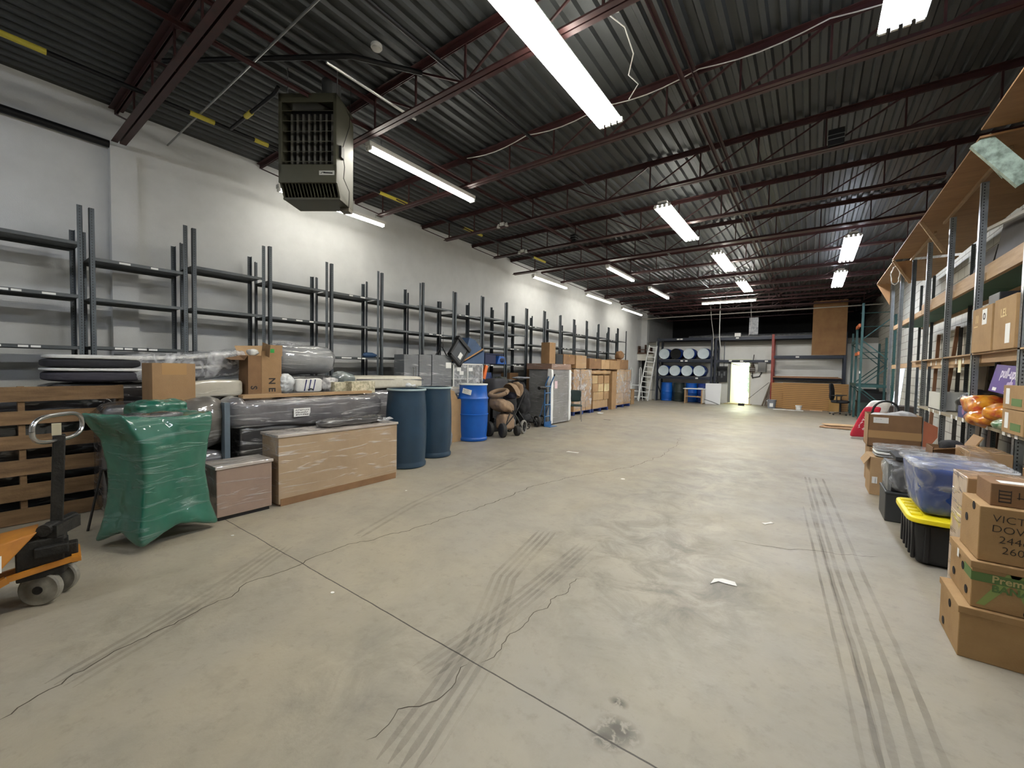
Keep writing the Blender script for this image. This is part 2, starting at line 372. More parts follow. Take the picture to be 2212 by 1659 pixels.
struct('wall_far', MB().bb(XL, XR, YE, YE+.2, 0, 4.9), dark)
# office wall with doorway (x -3.14 .. -2.30, 2.04 high)
bw = M('office wall paint', (232, 232, 228), .7, 0, (218, 218, 212), 1.6, .9)
mb = MB(); DX0, DX1, DZ = -3.14, -2.32, 2.03; T = .14
mb.bb(XL+.3, DX0, YF, YF+T, 0, 2.9); mb.bb(DX1, XR, YF, YF+T, 0, 2.9); mb.bb(DX0, DX1, YF, YF+T, DZ, 2.9)
struct('wall_back', mb, bw)
struct('trim_3', MB().bb(XL+.3, XR, YF-.02, YF+T, 2.9, 2.96).bb(XL+.3, XR, YF-.05, YF, 2.74, 2.9), M('grey drywall strip', (150, 148, 140), .8))
struct('trim_4', MB().bb(XL, XR, YF+T, YE, 2.9, 3.0), M('office roof board', (70, 66, 60), .9))   # roof of the office block
mb = MB(); mb.bb(DX0-.07, DX0, YF-.03, YF+T, 0, DZ+.06).bb(DX1, DX1+.07, YF-.03, YF+T, 0, DZ+.06).bb(DX0, DX1, YF-.03, YF+T, DZ, DZ+.06)
fr = struct('door_1', mb, M('door frame paint', (225, 225, 200), .5))
rw = M('bright room paint', (240, 241, 226), .6)
struct('wall_inner', MB().bb(-4.4, -4.3, YF+T, 25, 0, 2.7).bb(-1.95, -1.85, YF+T, 25, 0, 2.7).bb(-4.4, -1.85, 25, 25.1, 0, 2.7), rw)
struct('trim_5', MB().bb(-4.4, -1.85, YF+T, 25, 2.6, 2.7), rw)
struct('trim_6', MB().bb(-4.3, -1.95, YF+T, 25, 0, .012), M('pale lino', (214, 216, 176), .3))
d = Matrix.Rotation(math.radians(68), 3, 'Z')
lf = MB().box(Vector((DX0+.02, YF+T, 1.0))+d@Vector((.4, 0, 0)), (.8, .04, 1.98), rot=d)
struct('door_leaf', lf, rw, fr); struct('door_handle', MB().box(Vector((DX0+.02, YF+T, 1.0))+d@Vector((.72, -.05, 0)), (.12, .02, .02), rot=d), M('steel handle', (90, 90, 88), .3, .9), fr)
curtain = solo('curtain', MB().soft((0, 0, 0), (.55, .05, 1.55), 8, .02, 8, 3, 14), M('teal speckled cloth', (72, 120, 112), .8, 0, (190, 210, 200), 30, .25), 'teal speckled curtain hanging inside the bright doorway', 'curtain', (-2.27, 23.2, 1.22))
lt = thing('ceiling_panel_light', 'bright panel light on the ceiling of the small room behind the doorway', 'light', (-3.1, 23.4, 2.55))
part('diffuser', MB().bb(-.6, .6, -.3, .3, 0, .03), M('lit office panel', (250, 255, 234), .5, emit=70), lt)
part('frame', MB().bb(-.63, .63, -.33, .33, .03, .05), M('white enamel', (225, 225, 220), .4), lt)
solo('door_mat', MB().bb(-.55, .55, -.25, .25, 0, .02), M('coir mat', (150, 130, 96), .95), 'tan flat doormat on the floor before the bright doorway', 'mat', (-2.72, 21.55, 0))

# steel deck: trapezoid flutes running down the room
prof = []; x = XL-.05; p = .1524
while x < XR+.1:
    prof += [(x, ZD), (x+.045, ZD), (x+.065, ZD+.038), (x+.1324, ZD+.038)]; x += p
poly = prof+[(prof[-1][0], ZD+.08), (prof[0][0], ZD+.08)]
mb = MB(); n = len(prof)
mb._add([(a, YN, z) for a, z in prof]+[(a, YE, z) for a, z in prof], [(i, i+1, i+1+n, i+n) for i in range(n-1)])
deck = M('galvanised roof deck', (70, 73, 73), .5, .3, (54, 56, 56), 1.2, .9)
struct('ceiling', mb, deck)
struct('trim_7', MB().bb(XL-.2, XR+.2, YN, YE, ZD+.05, ZD+.2), dark)

# ------------------------------------------------------------------ roof joists
red = M('red oxide steel', (70, 36, 35), .5, .1, (50, 28, 28), 7, .8)
ZT, ZB, PN = 4.63, 4.235, .72
J0 = 1.33; JS = 1.705
def joist(Y, heavy, lab):
    t = thing('roof_joist', lab, 'roof joist', (0, Y, 0), 0, 'open-web roof joists')
    wd = .062 if heavy else .048; xa = -6.56 if not heavy else XL+.12; g = .014 if not heavy else .018
    mb = MB()
    for s_ in (-1, 1):
        y = s_*(g/2+wd/2); yi = s_*g/2
        mb.bb(XL, XR, y-wd/2, y+wd/2, ZT+.026, ZT+.033); mb.bb(XL, XR, yi, yi+s_*.006, ZT-.03, ZT+.03)
    part('top_chord', mb, red, t)
    mb = MB(); xb = 1.4 if not heavy else XR
    for s_ in (-1, 1):
        y = s_*(g/2+wd/2); yi = s_*g/2
        mb.bb(xa, xb, y-wd/2, y+wd/2, ZB-.026, ZB-.019); mb.bb(xa, xb, yi, yi+s_*.006, ZB-.02, ZB+.03)
    part('bottom_chord', mb, red, t)
    vm = MB().bar((0, 0, ZB), (0, 0, ZT), .018, .018).mesh('vertical_web')
    vm.materials.append(red)
    d1 = MB().bar((0, 0, ZT), (PN, 0, ZB), .016, .02).mesh('diagonal_web'); d1.materials.append(red)
    d2 = MB().bar((0, 0, ZB), (PN, 0, ZT), .016, .02).mesh('diagonal_web'); d2.materials.append(red)
    def put(nm, me, x):
        o = bpy.data.objects.new(nm, me); C.collection.objects.link(o); o.parent = t; o.location = (x, 0, 0)
    for k in range(12):
        x = -6.44+k*PN; put('vertical_web', vm, x)
        if k < 11: put('diagonal_web', d1 if k < 5 else d2, x)
    part('diagonal_web', MB().bar((XL+.02, 0, ZT-.03), (-6.5, 0, ZB), .018, .018), red, t)
    part('diagonal_web', MB().bar((XR-.02, 0, ZT-.03), (1.45, 0, ZB), .018, .018), red, t)
    return t
jn = joist(J0, False, 'x'); jh = joist(J0, True, 'x')
for k in range(-1, 14):
    Y = J0+k*JS
    lab = 'dark red open-web steel roof joist crossing under the deck, '+(ORD[k]+' from the camera' if 0 <= k else 'directly over the camera')
    if k == 0: lab = 'heavy dark red roof joist landing on the white wall pilaster, nearest the camera'
    if k == 5: lab = 'heavy dark red roof joist with deep chords, sixth from the camera'
    dup(jh if k in (0, 5) else jn, (0, Y, 0), 0, lab)
for t in (jn, jh):
    for c in list(t.children): bpy.data.objects.remove(c)
    bpy.data.objects.remove(t)
# bridging angles running down the room
for x, side in ((-1.12, 'right'), (-4.35, 'left')):
    for z, ww in ((ZB+.035, 'lower'), (ZT-.035, 'upper')):
        mb = MB().bb(x, x+.035, -1, YE, z, z+.004).bb(x, x+.004, -1, YE, z-.03, z+.004)
        solo('bridging_angle', mb, red, 'thin dark red %s bridging angle across the joists, %s of the two rows' % (ww, side), 'steel angle')
# ================================================================== LAMPS
enam = M('white enamel', (225, 225, 220), .4)
def tube_mat(name, col, s):
    return M(name, col, .3, emit=s)
warm = tube_mat('lit tube', (255, 251, 240), TUBE_POWER); soft = tube_mat('lit tube narrow', (255, 251, 240), TUBE_POWER*.55); cool = tube_mat('lit tube cool', (232, 240, 255), TUBE_POWER)
def lamp(label, x, y0, y1, z, ntube, wdt, along='Y', mat=None, drop=.1):
    L_ = y1-y0; t = thing('fluorescent_light', label, 'light', (x, (y0+y1)/2, z) if along == 'Y' else ((y0+y1)/2, x, z), 0 if along == 'Y' else -PI/2, 'fluorescent strip lights')
    hw = .045 if ntube <= 2 else .07
    part('housing', MB().bb(-hw, hw, -L_/2, L_/2, .02, .075), enam, t)
    if ntube > 2: part('reflector', MB().prism([(-wdt/2, -.01), (-wdt/2+.01, .0), (-hw, .025), (hw, .025), (wdt/2-.01, 0), (wdt/2, -.01), (wdt/2, 0), (hw, .04), (-hw, .04), (-wdt/2, 0)], -L_/2, L_/2), enam, t)
    for i in range(ntube):
        q = 0 if ntube == 1 else -wdt/2+.03+(wdt-.06)*i/(ntube-1)
        part('tube', MB().tube([(q, -L_/2+.03, 0), (q, L_/2-.03, 0)], .019, 10), mat or (tube_mat('lit tube by wall', (255, 251, 240), TUBE_POWER*.33) if x < -6 else soft if ntube <= 2 and x < -4 else warm), t)
        for e in (-1, 1): part('tube_socket', MB().bb(q-.022, q+.022, e*(L_/2-.02)-.012, e*(L_/2-.02)+.012, -.022, .03), enam, t)
    for e in (-1, 1): part('hanging_rod', MB().tube([(0, e*L_*.4, .07), (0, e*L_*.4, .07+drop)], .004, 5), M('zinc wire', (150, 150, 150), .4, .8), t)
    return t
lamp('big four-tube light fixture over the foreground, largest in view', -1.83, 1.75, 4.25, 4.09, 4, .27)
lamp('narrow strip light with glowing tubes just right of the hanging heater', -4.43, 3.04, 4.96, 4.09, 2, .11)
lamp('narrow strip light by the white wall, partly behind the hanging heater', -6.6, 2.98, 4.9, 4.09, 2, .1)
lamp('wide cool-white light at top right edge, cut off by the frame', .45, 2.4, 4.3, 4.09, 4, .27, mat=cool)
lamp('wide four-tube light in mid room, nearest of the centre row after the foreground one', -2.02, 6.75, 8.82, 4.09, 4, .27)
lamp('wide light in the centre row, second one beyond the foreground light', -1.79, 10.1, 12.0, 4.09, 4, .27)
lamp('small wide light of the centre row, the farthest of that row', -1.74, 13.5, 15.3, 4.09, 4, .27)
lamp('narrow strip light left of centre in mid room, nearer of that pair', -4.33, 10.0, 11.9, 4.09, 2, .11)
lamp('narrow strip light left of centre, farther of that pair', -4.29, 13.26, 15.4, 4.09, 2, .11)
lamp('narrow strip light along the left wall above the mid racks, nearest of the far three', -6.53, 9.9, 11.9, 4.09, 2, .1)
lamp('narrow strip light along the left wall, middle of the far three', -6.47, 13.2, 15.4, 4.09, 2, .1)
lamp('narrow strip light along the left wall, farthest, near the corner', -6.6, 16.9, 19.4, 4.09, 2, .1)
lamp('wide bright light above the right racks, nearer of the far right pair', .55, 10.15, 12.35, 4.09, 4, .27, mat=cool)
lamp('wide bright light above the right racks, farther of the far right pair', .52, 13.5, 15.8, 4.09, 4, .27, mat=cool)
lamp('long strip light hung crosswise before the office wall', 17.1, -3.5, -1.68, 4.06, 2, .12, 'X', mat=tube_mat('lit tube bright', (255, 252, 246), TUBE_POWER*2.6), drop=.55)
lamp('strip light behind the viewer on the left', -4.4, -2.6, -.6, 4.09, 2, .11, mat=cool)
lamp('strip light behind the viewer in the centre', -1.85, -2.8, -.8, 4.09, 2, .11)
for o in [o for o in bpy.data.objects if o.type == 'EMPTY' and o.get('label', '').startswith('strip light behind')]: o['group'] = 'lights behind the viewer'

# ================================================================== HEATER AND CEILING SERVICES
olive = M('olive brown enamel', (80, 79, 64), .45, .1, (70, 69, 56), 3, .8)
ht = thing('unit_heater', 'olive hanging gas heater with louvred open front, under the roof joists', 'heater', (-4.36, 2.27, 3.36), math.radians(34))
W_, D_, H_ = .62, .42, .93
mb = MB()
mb.prism([(0, .04), (.10, -.13), (D_, -.13), (D_, H_-.1), (.14, H_), (0, H_)], -W_/2, -W_/2+.02, 'X'); mb.prism([(0, .04), (.10, -.13), (D_, -.13), (D_, H_-.1), (.14, H_), (0, H_)], W_/2-.02, W_/2, 'X')
mb.bb(-W_/2, W_/2, D_-.02, D_, -.13, H_-.1); mb.bb(-W_/2, W_/2, 0, D_, H_-.03, H_); mb.bb(-W_/2, W_/2, .1, D_, -.13, -.12)
mb.bb(-W_/2, W_/2, -.005, .02, .02, .2); mb.bb(-W_/2, W_/2, -.005, .02, H_-.09, H_); mb.bb(-W_/2, -W_/2+.035, -.005, .02, .1, H_); mb.bb(W_/2-.035, W_/2, -.005, .02, .1, H_)
part('casing', mb, olive, ht, bev=.006)
sl = MB()
for i in range(15):
    x = -W_/2+.06+i*.036; sl.bar((x, .02, .02), (x, .095, -.115), .016, .006, (1, 0, 0))
sl.bar((-W_/2, .012, .022), (W_/2, .012, .022), .03, .02); sl.bar((-W_/2, .098, -.12), (W_/2, .098, -.12), .03, .02)
part('bottom_grille', sl, olive, ht)
part('dark_interior', MB().bb(-W_/2+.02, W_/2-.02, .2, D_-.03, .05, H_-.05), M('heater inner black', (14, 13, 12), .8), ht)  # plain black block filling the heater casing
hx = MB()
for i in range(8):
    x = -W_/2+.09+i*.063; hx.bb(x-.011, x+.011, .09, .19, .2, H_-.16)
part('heat_exchanger', hx, M('dull tube steel', (128, 126, 120), .5, .5), ht)
lv = MB()
for i in range(6):
    z = .25+i*.105; lv.bar((-W_/2+.03, .04, z), (W_/2-.03, .04, z), .05, .004, (0, -.6, 1))
part('louvre', lv, olive, ht)
nb = part('name_plate', MB().bb(.13, .29, -.012, -.006, .085, .13), M('plate grey', (188, 188, 182), .5), ht)
part('logo_mark', MB().tube([(.15, -.014, .098), (.165, -.014, .112), (.19, -.014, .116), (.2, -.014, .108)], .0025, 5).bar((.178, -.014, .109), (.275, -.014, .104), .003, .012), M('black ink', (25, 25, 25), .6), nb)
part('control_box', MB().bb(W_/2, W_/2+.03, .05, .12, .3, .42), M('black plastic', (22, 22, 24), .5), ht)
part('gas_valve', MB().bb(W_/2-.1, W_/2, .3, .4, -.17, -.13), M('brass grey', (110, 104, 92), .4, .6), ht)
for sx in (-1, 1): part('hanger_rod', MB().tube([(sx*.27, .1, H_-.01), (sx*.27, .1, 1.26)], .006, 6), M('zinc wire', (150, 150, 150), .4, .8), ht)
fl = MB().lathe([(.08, 0), (.08, .2), (.1, .2), (.1, .37)], (.1, .32, H_-.05), 20); part('flue_pipe', fl, M('dull zinc', (110, 112, 112), .5, .5), ht, True)
cab = MB().tube([(W_/2+.035, .08, .3), (W_/2+.06, .06, .2), (W_/2+.03, .1, .1), (W_/2+.05, .2, 0), (W_/2, .3, -.13)], .004, 6).tube([(W_/2+.02, .1, .42), (W_/2+.05, .2, .7), (W_/2+.02, .3, 1.2)], .004, 6)
part('cable', cab, M('black rubber', (20, 20, 20), .6), ht, True)

blkp = M('black iron pipe', (26, 26, 28), .45, .4); yel = M('yellow gas band', (206, 190, 70), .5); galv = M('galvanised conduit', (150, 152, 150), .35, .7)
gp = thing('gas_pipe', 'black gas pipe with yellow bands running under the deck near the left wall', 'pipe', (0, 0, 0))
part('pipe_run', MB().tube([(-6.07, -2, 4.42), (-6.07, 12, 4.42)], .025, 10), blkp, gp, True)
part('pipe_branch', MB().tube([(-6.07, 2.17, 4.42), (-4.86, 2.17, 4.42), (-4.78, 2.17, 4.46)], .02, 10), blkp, gp, True)
for a, b in (((-6.07, .1, 4.42), (-6.07, .62, 4.42)), ((-6.07, 1.75, 4.42), (-6.07, 2.0, 4.42)), ((-6.07, 2.45, 4.42), (-6.07, 2.62, 4.42)), ((-5.6, 2.17, 4.42), (-5.45, 2.17, 4.42)), ((-6.07, 4.4, 4.42), (-6.07, 5.05, 4.42)), ((-6.07, 6.5, 4.42), (-6.07, 7.1, 4.42)), ((-6.07, 9.2, 4.42), (-6.07, 9.8, 4.42))):
    part('yellow_band', MB().tube([a, b], .029, 10), yel, gp, True)
solo('iron_pipe', MB().tube([(-5.45, 1.36, 4.52), (-3.8, 2.42, 4.52), (-3.4, 2.98, 4.52)], .026, 10), blkp, 'black iron pipe passing from the first joist to above the heater', 'pipe', smooth=True)
solo('wall_pipe', MB().tube([(XL+.07, -4, 4.2), (XL+.07, 1.25, 4.18)], .045, 12), blkp, 'thick black pipe along the top of the left wall up to the pilaster', 'pipe', smooth=True)
solo('conduit', MB().tube([(-3.87, 2.2, 4.36), (-3.87, 3.3, 4.36)], .014, 8), M('bright conduit', (215, 215, 212), .3, .6), 'bright short conduit from the heater to the first strip light', 'pipe', smooth=True)
solo('conduit', MB().tube([(XL, 1.85, 4.45), (-1.5, 1.85, 4.45)], .011, 8), galv, 'thin pale conduit crossing the deck before the heater', 'pipe', smooth=True)
solo('conduit', MB().tube([(-3.02, -1, 4.42), (-3.02, 20, 4.42)], .02, 8), blkp, 'dark conduit running the length of the room under the deck', 'pipe', smooth=True)
solo('conduit', MB().tube([(XL, 20.9, 4.1), (XR, 20.9, 4.16)], .022, 8), M('pale pipe', (176, 172, 164), .5), 'pale pipe crossing the room above the office wall', 'pipe', smooth=True)
cabm = M('pale cable', (205, 203, 196), .5)
pts = [(-4.3+k*.18, 4.66, 4.6-.06*abs(math.sin(k*PI/6))) for k in range(0, 27)]
solo('electric_cable', MB().tube(pts, .006, 6), cabm, 'pale cable sagging along the third joist under the deck', 'cable', smooth=True)
pts = [(-1.6, 3.4, 4.6), (-1.45, 3.6, 4.5), (-1.42, 3.75, 4.35), (-1.5, 3.85, 4.25), (-1.44, 3.95, 4.2), (-1.55, 4.0, 4.12)]
solo('electric_cable', MB().tube(pts, .006, 6), cabm, 'pale cable curling from the junction box to the big light', 'cable', smooth=True)
solo('junction_box', MB().bb(-.05, .05, -.04, .04, -.03, .03), M('zinc box', (150, 150, 146), .4, .5), 'small metal junction box under the deck beside the big light', 'electrical box', (-1.5, 3.45, 4.6), .4)
solo('electric_cable', MB().tube([(-3.85, 20.6, 4.68), (-3.8, 20.7, 3.9), (-3.7, 20.8, 3.1), (-3.72, 20.9, 2.2)], .012, 6), cabm, 'pale cable dropping in front of the office wall by the barrel rack', 'cable', smooth=True)
solo('electric_cable', MB().tube([(-3.45, 20.7, 4.68), (-3.46, 20.8, 3.1), (-3.44, 21.5, 2.0)], .02, 8), M('white pipe', (220, 220, 216), .5), 'white vertical pipe dropping in front of the office wall', 'pipe', smooth=True)
solo('electric_cable', MB().tube([(-2.25, 20.7, 4.68), (-2.2, 20.8, 3.6), (-2.3, 20.9, 3.1)], .008, 6), cabm, 'thin cable dropping from the crosswise light', 'cable', smooth=True)
sd = thing('smoke_detector', 'round white smoke detector under the deck near the heater', 'smoke detector', (-3.62, 2.58, 4.62))
part('base', MB().lathe([(.055, 0), (.055, .03), (.03, .05)], n=20), M('white plastic', (215, 215, 210), .5), sd, True)
part('sensor_dome', MB().lathe([(.02, -.03), (.045, -.015), (.045, 0)], n=20), M('white plastic', (215, 215, 210), .5), sd, True)
for k, (loc, s_, lab) in enumerate((((-4.31, 8.14, 4.33), .13, 'small black box hung on the joist left of centre'), ((.14, 6.44, 4.32), .16, 'small black box strapped to the joist above the right side'))):
    t = thing('speaker_box', lab, 'speaker', loc); part('cabinet', MB().bb(-s_/2, s_/2, -s_/2, s_/2, -s_*.6, s_*.6), M('black plastic', (22, 22, 24), .5), t, bev=.006)
    part('bracket', MB().bb(-s_/2-.004, s_/2+.004, -s_/2-.004, s_/2+.004, .02, .03).bb(-s_/2-.004, s_/2+.004, -s_/2-.004, s_/2+.004, -.03, -.02), galv, t)
for k, (x, y) in enumerate(((-4.95, 6.4), (-5.65, 8.1))):
    t = thing('emergency_light', 'small twin-head emergency lamp on the joist, %s' % ('nearer one' if k == 0 else 'farther one by the left wall'), 'light', (x, y, 4.25))
    part('body', MB().bb(-.05, .05, -.03, .03, -.03, .03), M('white plastic', (215, 215, 210), .5), t)
    for e in (-1, 1): part('lamp_head', MB().lathe([(.035, -.03), (.03, 0), (.012, .04)], (e*.1, 0, -.02), 12), M('white plastic', (215, 215, 210), .5), t, True)

# ================================================================== LEFT RACKS (18 bays of slotted angle shelving)
post = slot_mat('slotted grey steel', (80, 88, 93)); shf = M('grey steel shelf', (88, 92, 94), .45, .4, (74, 78, 80), 4, .8)
shu = shf; lbl = M('paper label', (232, 232, 228), .6)
YB = [-1.0, -.03, .94, 1.89, 2.83, 3.81, 4.82, 5.84, 6.81, 7.79, 8.77, 9.74, 10.71, 11.68, 12.64, 13.62, 14.63, 15.6, 16.57, 17.58]
def lmesh(name, h, t=.045):
    return MB().bb(0, t, 0, .003, 0, h).bb(0, .003, 0, t, 0, h).mesh(name)
pm = {}
ntop = [2.76, 2.76, 2.64, 2.72, 2.72, 2.70, 2.72, 2.74, 2.72, 2.70, 2.70, 2.70, 2.7, 2.72, 2.7, 2.7, 2.72, 2.7, 2.7]
for i in range(len(YB)-1):
    y0, y1 = YB[i], YB[i+1]; zt = ntop[i]; ln = y1-y0-.05
    lab = 'empty grey slotted-steel shelving bay on the left wall, %s bay from the left edge' % ORD[max(0, i-1)] if i else 'grey steel shelving bay on the left wall beside the viewer'
    t = thing('shelving_unit', lab, 'shelving', (-7.1, y0+.025, 0), 0, 'steel shelving bays along the left wall')
    for (x, y, sx, sy) in ((.5, 0, -1, 1), (.5, ln, -1, -1), (0, 0, 1, 1), (0, ln, 1, -1)):
        h = (3.2 if x else (3.02 if i % 3 else 3.1))+.03*math.sin(i*2.1+y*3+x)
        me = MB().bb(0, sx*.045, 0, sy*.004, 0, h).bb(0, sx*.004, 0, sy*.045, 0, h).mesh('post')
        link('post', me, post, t, loc=(x, y, 0))
    lv = [.12, .6, 1.1, 1.62, 2.18, zt]
    if i in (9, 10): lv = [.12, .6, 1.1, 1.56, 2.0, 2.4, 2.72]
    if i == 8: lv = [.12, .6, 1.1, 1.56, 2.16, 2.70]
    for k, z in enumerate(lv):
        z += .012*math.sin(i*3+k)
        part('shelf', MB().bb(.005, .49, .004, ln-.004, z-.004, z).bb(.484, .49, .004, ln-.004, z-.035, z).bb(.004, .01, .004, ln-.004, z-.035, z), shu, t)
    for k in range(2, len(lv)):
        if k in (3,) or (i*k) % 3 == 1:
            z = lv[k]+.012*math.sin(i*3+k)
            for q in range(1+(i+k) % 3+(1 if k == 3 else 0)):
                yy = .12+((i*37+k*53+q*29) % 70)/100*(ln-.2)
                part('label_strip', MB().bb(.4905, .4915, yy, yy+.07+.03*(q % 2), z-.03, z-.008), lbl, t)

# ================================================================== RIGHT RACK
gpost = slot_mat('galvanised slotted post', (136, 140, 142), .3)
wood = M('pale lumber', (172, 142, 106), .7, 0, (146, 116, 82), 4, .8, stretch=(8, .6, 8), bump=.1)
osb = M('orange brown plywood', (150, 112, 70), .7, 0, (124, 88, 52), 2.5, .9, stretch=(1, 3, 1), bump=.08)
PY = [2.85, 4.0, 5.2, 6.45, 7.65, 8.9, 10.09, 11.28, 12.4]
rk = thing('storage_rack', 'long galvanised rack with lumber-edged shelves along the right block wall', 'shelving', (1.38, 0, 0))
for i, y in enumerate(PY):
    sh = post if i in (6,) else gpost
    link('post', MB().bb(0, .055, 0, .004, 0, 3.5).bb(0, .004, 0, .055, 0, 3.5).mesh('post'), sh, rk, loc=(0, y, 0))
    link('post', MB().bb(-.045, 0, 0, .004, 0, 3.4).bb(-.004, 0, 0, .045, 0, 3.4).mesh('post'), post, rk, loc=(.5, y, 0))
for z0, nm in ((2.46, 'b'), (1.60, 'b')):
    segs = ((2.5, 6.4), (6.42, 9.5), (9.52, 12.45))
    for a, b in segs:
        part('front_beam', MB().bb(.058, .098, a, b, z0, z0+.085), wood, rk)
        part('back_beam', MB().bb(.51, .55, a, b, z0, z0+.085), wood, rk)
part('front_beam', MB().bb(.07, .1, 2.5, 9.6, 2.55, 2.63), wood, rk)
grn = M('green painted board', (24, 84, 66), .6, 0, (18, 70, 56), 2, .8)
for a, b in ((2.5, 4.9), (4.91, 7.35), (7.36, 9.8), (9.81, 12.4)): part('green_shelf_board', MB().bb(.1, .51, a, b, 2.5, 2.515), grn, rk)
for a, b in ((2.5, 4.9), (4.91, 7.35), (7.36, 9.8)): part('shelf_board', MB().bb(.0, .53, a, b, 1.685, 1.70), wood, rk)
chip = M('pale shelf board', (150, 140, 118), .7, 0, (132, 122, 100), 3, .8)
for a, b in ((2.5, 5.2), (5.21, 7.7), (7.71, 8.9)): part('low_shelf', MB().bb(-.02, .53, a, b, .96, .99), chip, rk)
for k, y in enumerate((5.05, 5.2, 5.32, 5.75, 5.85, 6.5, 6.75, 6.95, 7.5, 7.85, 8.1)): part('label_strip', MB().bb(-.024, -.021, y, y+.06, .955, 1.0), lbl, rk)
for k, y in enumerate((6.6, 7.0, 7.3, 8.0, 8.3, 8.6, 9.2)): part('label_strip', MB().bb(.054, .058, y, y+.05, 1.61, 1.67), lbl, rk)
part('label_strip', MB().bb(.053, .057, 7.1, 7.22, 1.5, 1.66), M('cream note paper', (235, 228, 190), .7), rk)
# plywood canopy on top of the rack
for k, (a, b, z, lab) in enumerate(((3.0, 5.35, 3.60, 'nearest plywood sheet roofing the right rack, dark underneath'), (5.37, 7.83, 3.545, 'plywood sheet over the right rack, second from the viewer'), (7.85, 10.2, 3.56, 'plywood sheet over the right rack, third from the viewer'), (10.4, 12.6, 3.54, 'smallest far plywood sheet over the right rack'))):
    x0 = 1.12 if k < 3 else 1.14
    solo('plywood_sheet', MB().bb(0, 2.0-x0, a, b, 0, .016), osb, lab, 'plywood', (x0, 0, z), group='plywood sheets over the right rack')
solo('wooden_batten', MB().bb(0, .03, 5.7, 8.0, 0, .03), wood, 'thin wooden batten under the near plywood sheet', 'batten', (1.37, 0, 3.515))
solo('wooden_batten', MB().bb(0, .03, 8.5, 10.3, 0, .03), wood, 'thin wooden batten under the third plywood sheet', 'batten', (1.37, 0, 3.53))
solo('angle_brace', MB().bar((1.13, 0, 3.54), (1.42, 0, 3.12), .14, .05, (0, 1, 0)).bar((1.10, .05, 3.54), (1.3, .05, 3.2), .03, .012, (0, 1, 0)), M('mint flaking paint', (168, 184, 164), .6, 0, (104, 116, 100), 14, .6), 'mint-painted flaking angle brace under the nearest plywood sheet', 'brace', (0, 5.42, 0))
for k, (y, lab) in enumerate(((7.85, 'pair of thin wooden braces under the second and third sheets'), (10.2, 'plywood gusset brace under the third sheet end'))):
    solo('wooden_brace', MB().bar((1.13, 0, 3.55), (1.39, .15, 3.14), .035, .03, (0, 1, 0)).bar((1.16, .1, 3.55), (1.42, .22, 3.16), .03, .03, (0, 1, 0)), wood, lab, 'brace', (0, y, 0))
solo('plywood_gusset', MB().prism([(0, 0), (.24, 0), (.24, -.5)], 0, .012), osb, 'triangular plywood gusset hanging at the far end of the canopy', 'plywood', (1.14, 12.62, 3.54))
solo('plywood_gusset', MB().prism([(0, 0), (.3, 0), (.3, -.42)], 0, .012), osb, 'triangular plywood gusset between third and far sheets', 'plywood', (1.14, 10.3, 3.54))
solo('cable_coil', MB().tube([(.06*math.cos(a*.5)+.01*math.sin(a*3), .02*a/20, .17*math.sin(a*.5)) for a in range(26)], .007, 6), cabm, 'white loop of cable hanging from the far canopy brace', 'cable', (1.19, 10.35, 3.3), smooth=True)

# dark sheets added where the wall reads dark, and a pale tube
dkb = M('dark wall panel', (44, 40, 38), .7, 0, (60, 54, 50), 3, .8)
for k, (y0, L_, h) in enumerate(((4.3, 1.5, .85), (5.9, 1.7, .8), (7.75, .8, .6))):
    solo('dark_panel', MB().bar((0, 0, 0), (.1, 0, h), L_, .03, (1, 0, 0)), dkb, ['nearest dark panel leaning on the wall above the green shelf', 'middle dark panel leaning on the wall above the green shelf', 'farthest dark panel leaning on the wall above the green shelf'][k], 'panel', (1.74, y0+L_/2, 2.516))
solo('pale_tube', MB().tube([(0, 0, 0), (.03, 2.6, .32)], .025, 8), M('pale pipe', (176, 172, 164), .5), 'long pale tube lying over the dark panels above the green shelf', 'tube', (1.66, 5.0, 2.95), smooth=True)
# ================================================================== LEFT PILE
cb = cardboard(); cb2 = cardboard('cardboard light', (176, 146, 108), (160, 130, 94)); cb3 = cardboard('cardboard dark', (134, 102, 70), (118, 88, 60))
inkd = M('marker ink', (42, 34, 28), .7); tape = M('brown tape', (176, 140, 96), .25, 0, coat=.4)
wgrey = wrap_mat('wrapped grey fabric', (112, 110, 112), (86, 85, 88), .1, .9, .9)
wtan = wrap_mat('wrapped tan cabinet', (172, 148, 118), (154, 130, 102), .35, .8, .6)
wpink = wrap_mat('wrapped rosy cabinet', (154, 128, 112), (134, 110, 96), .45, .8, .7); wtop = wrap_mat('film on cabinet top', (196, 188, 180), (164, 152, 142), .2, .8, .7)
wdark = wrap_mat('wrapped dark goods', (58, 57, 58), (38, 38, 40), .2, .35, .6)
wsilv = wrap_mat('wrapped silver roll', (150, 152, 154), (118, 119, 122), .9, .6, .8)
wgreen = wrap_mat('wrapped green cover', (0, 98, 76), (0, 78, 60), .5, .16, .7)
wcard = wrap_mat('wrapped cardboard', (176, 140, 98), (160, 124, 84), .25, .4, .5)
film = film_mat('clear film', .22); filmw = film_mat('milky film', .32)
blackc = M('black plastic', (22, 22, 24), .5)
blackf = M('black fabric', (24, 24, 27), .85, 0, (34, 34, 38), 12, .6, .2, 60)
steel = M('bright steel', (190, 190, 190), .25, 1.0)

wgreen.node_tree.nodes['Principled BSDF'].inputs['Coat IOR'].default_value = 1.55
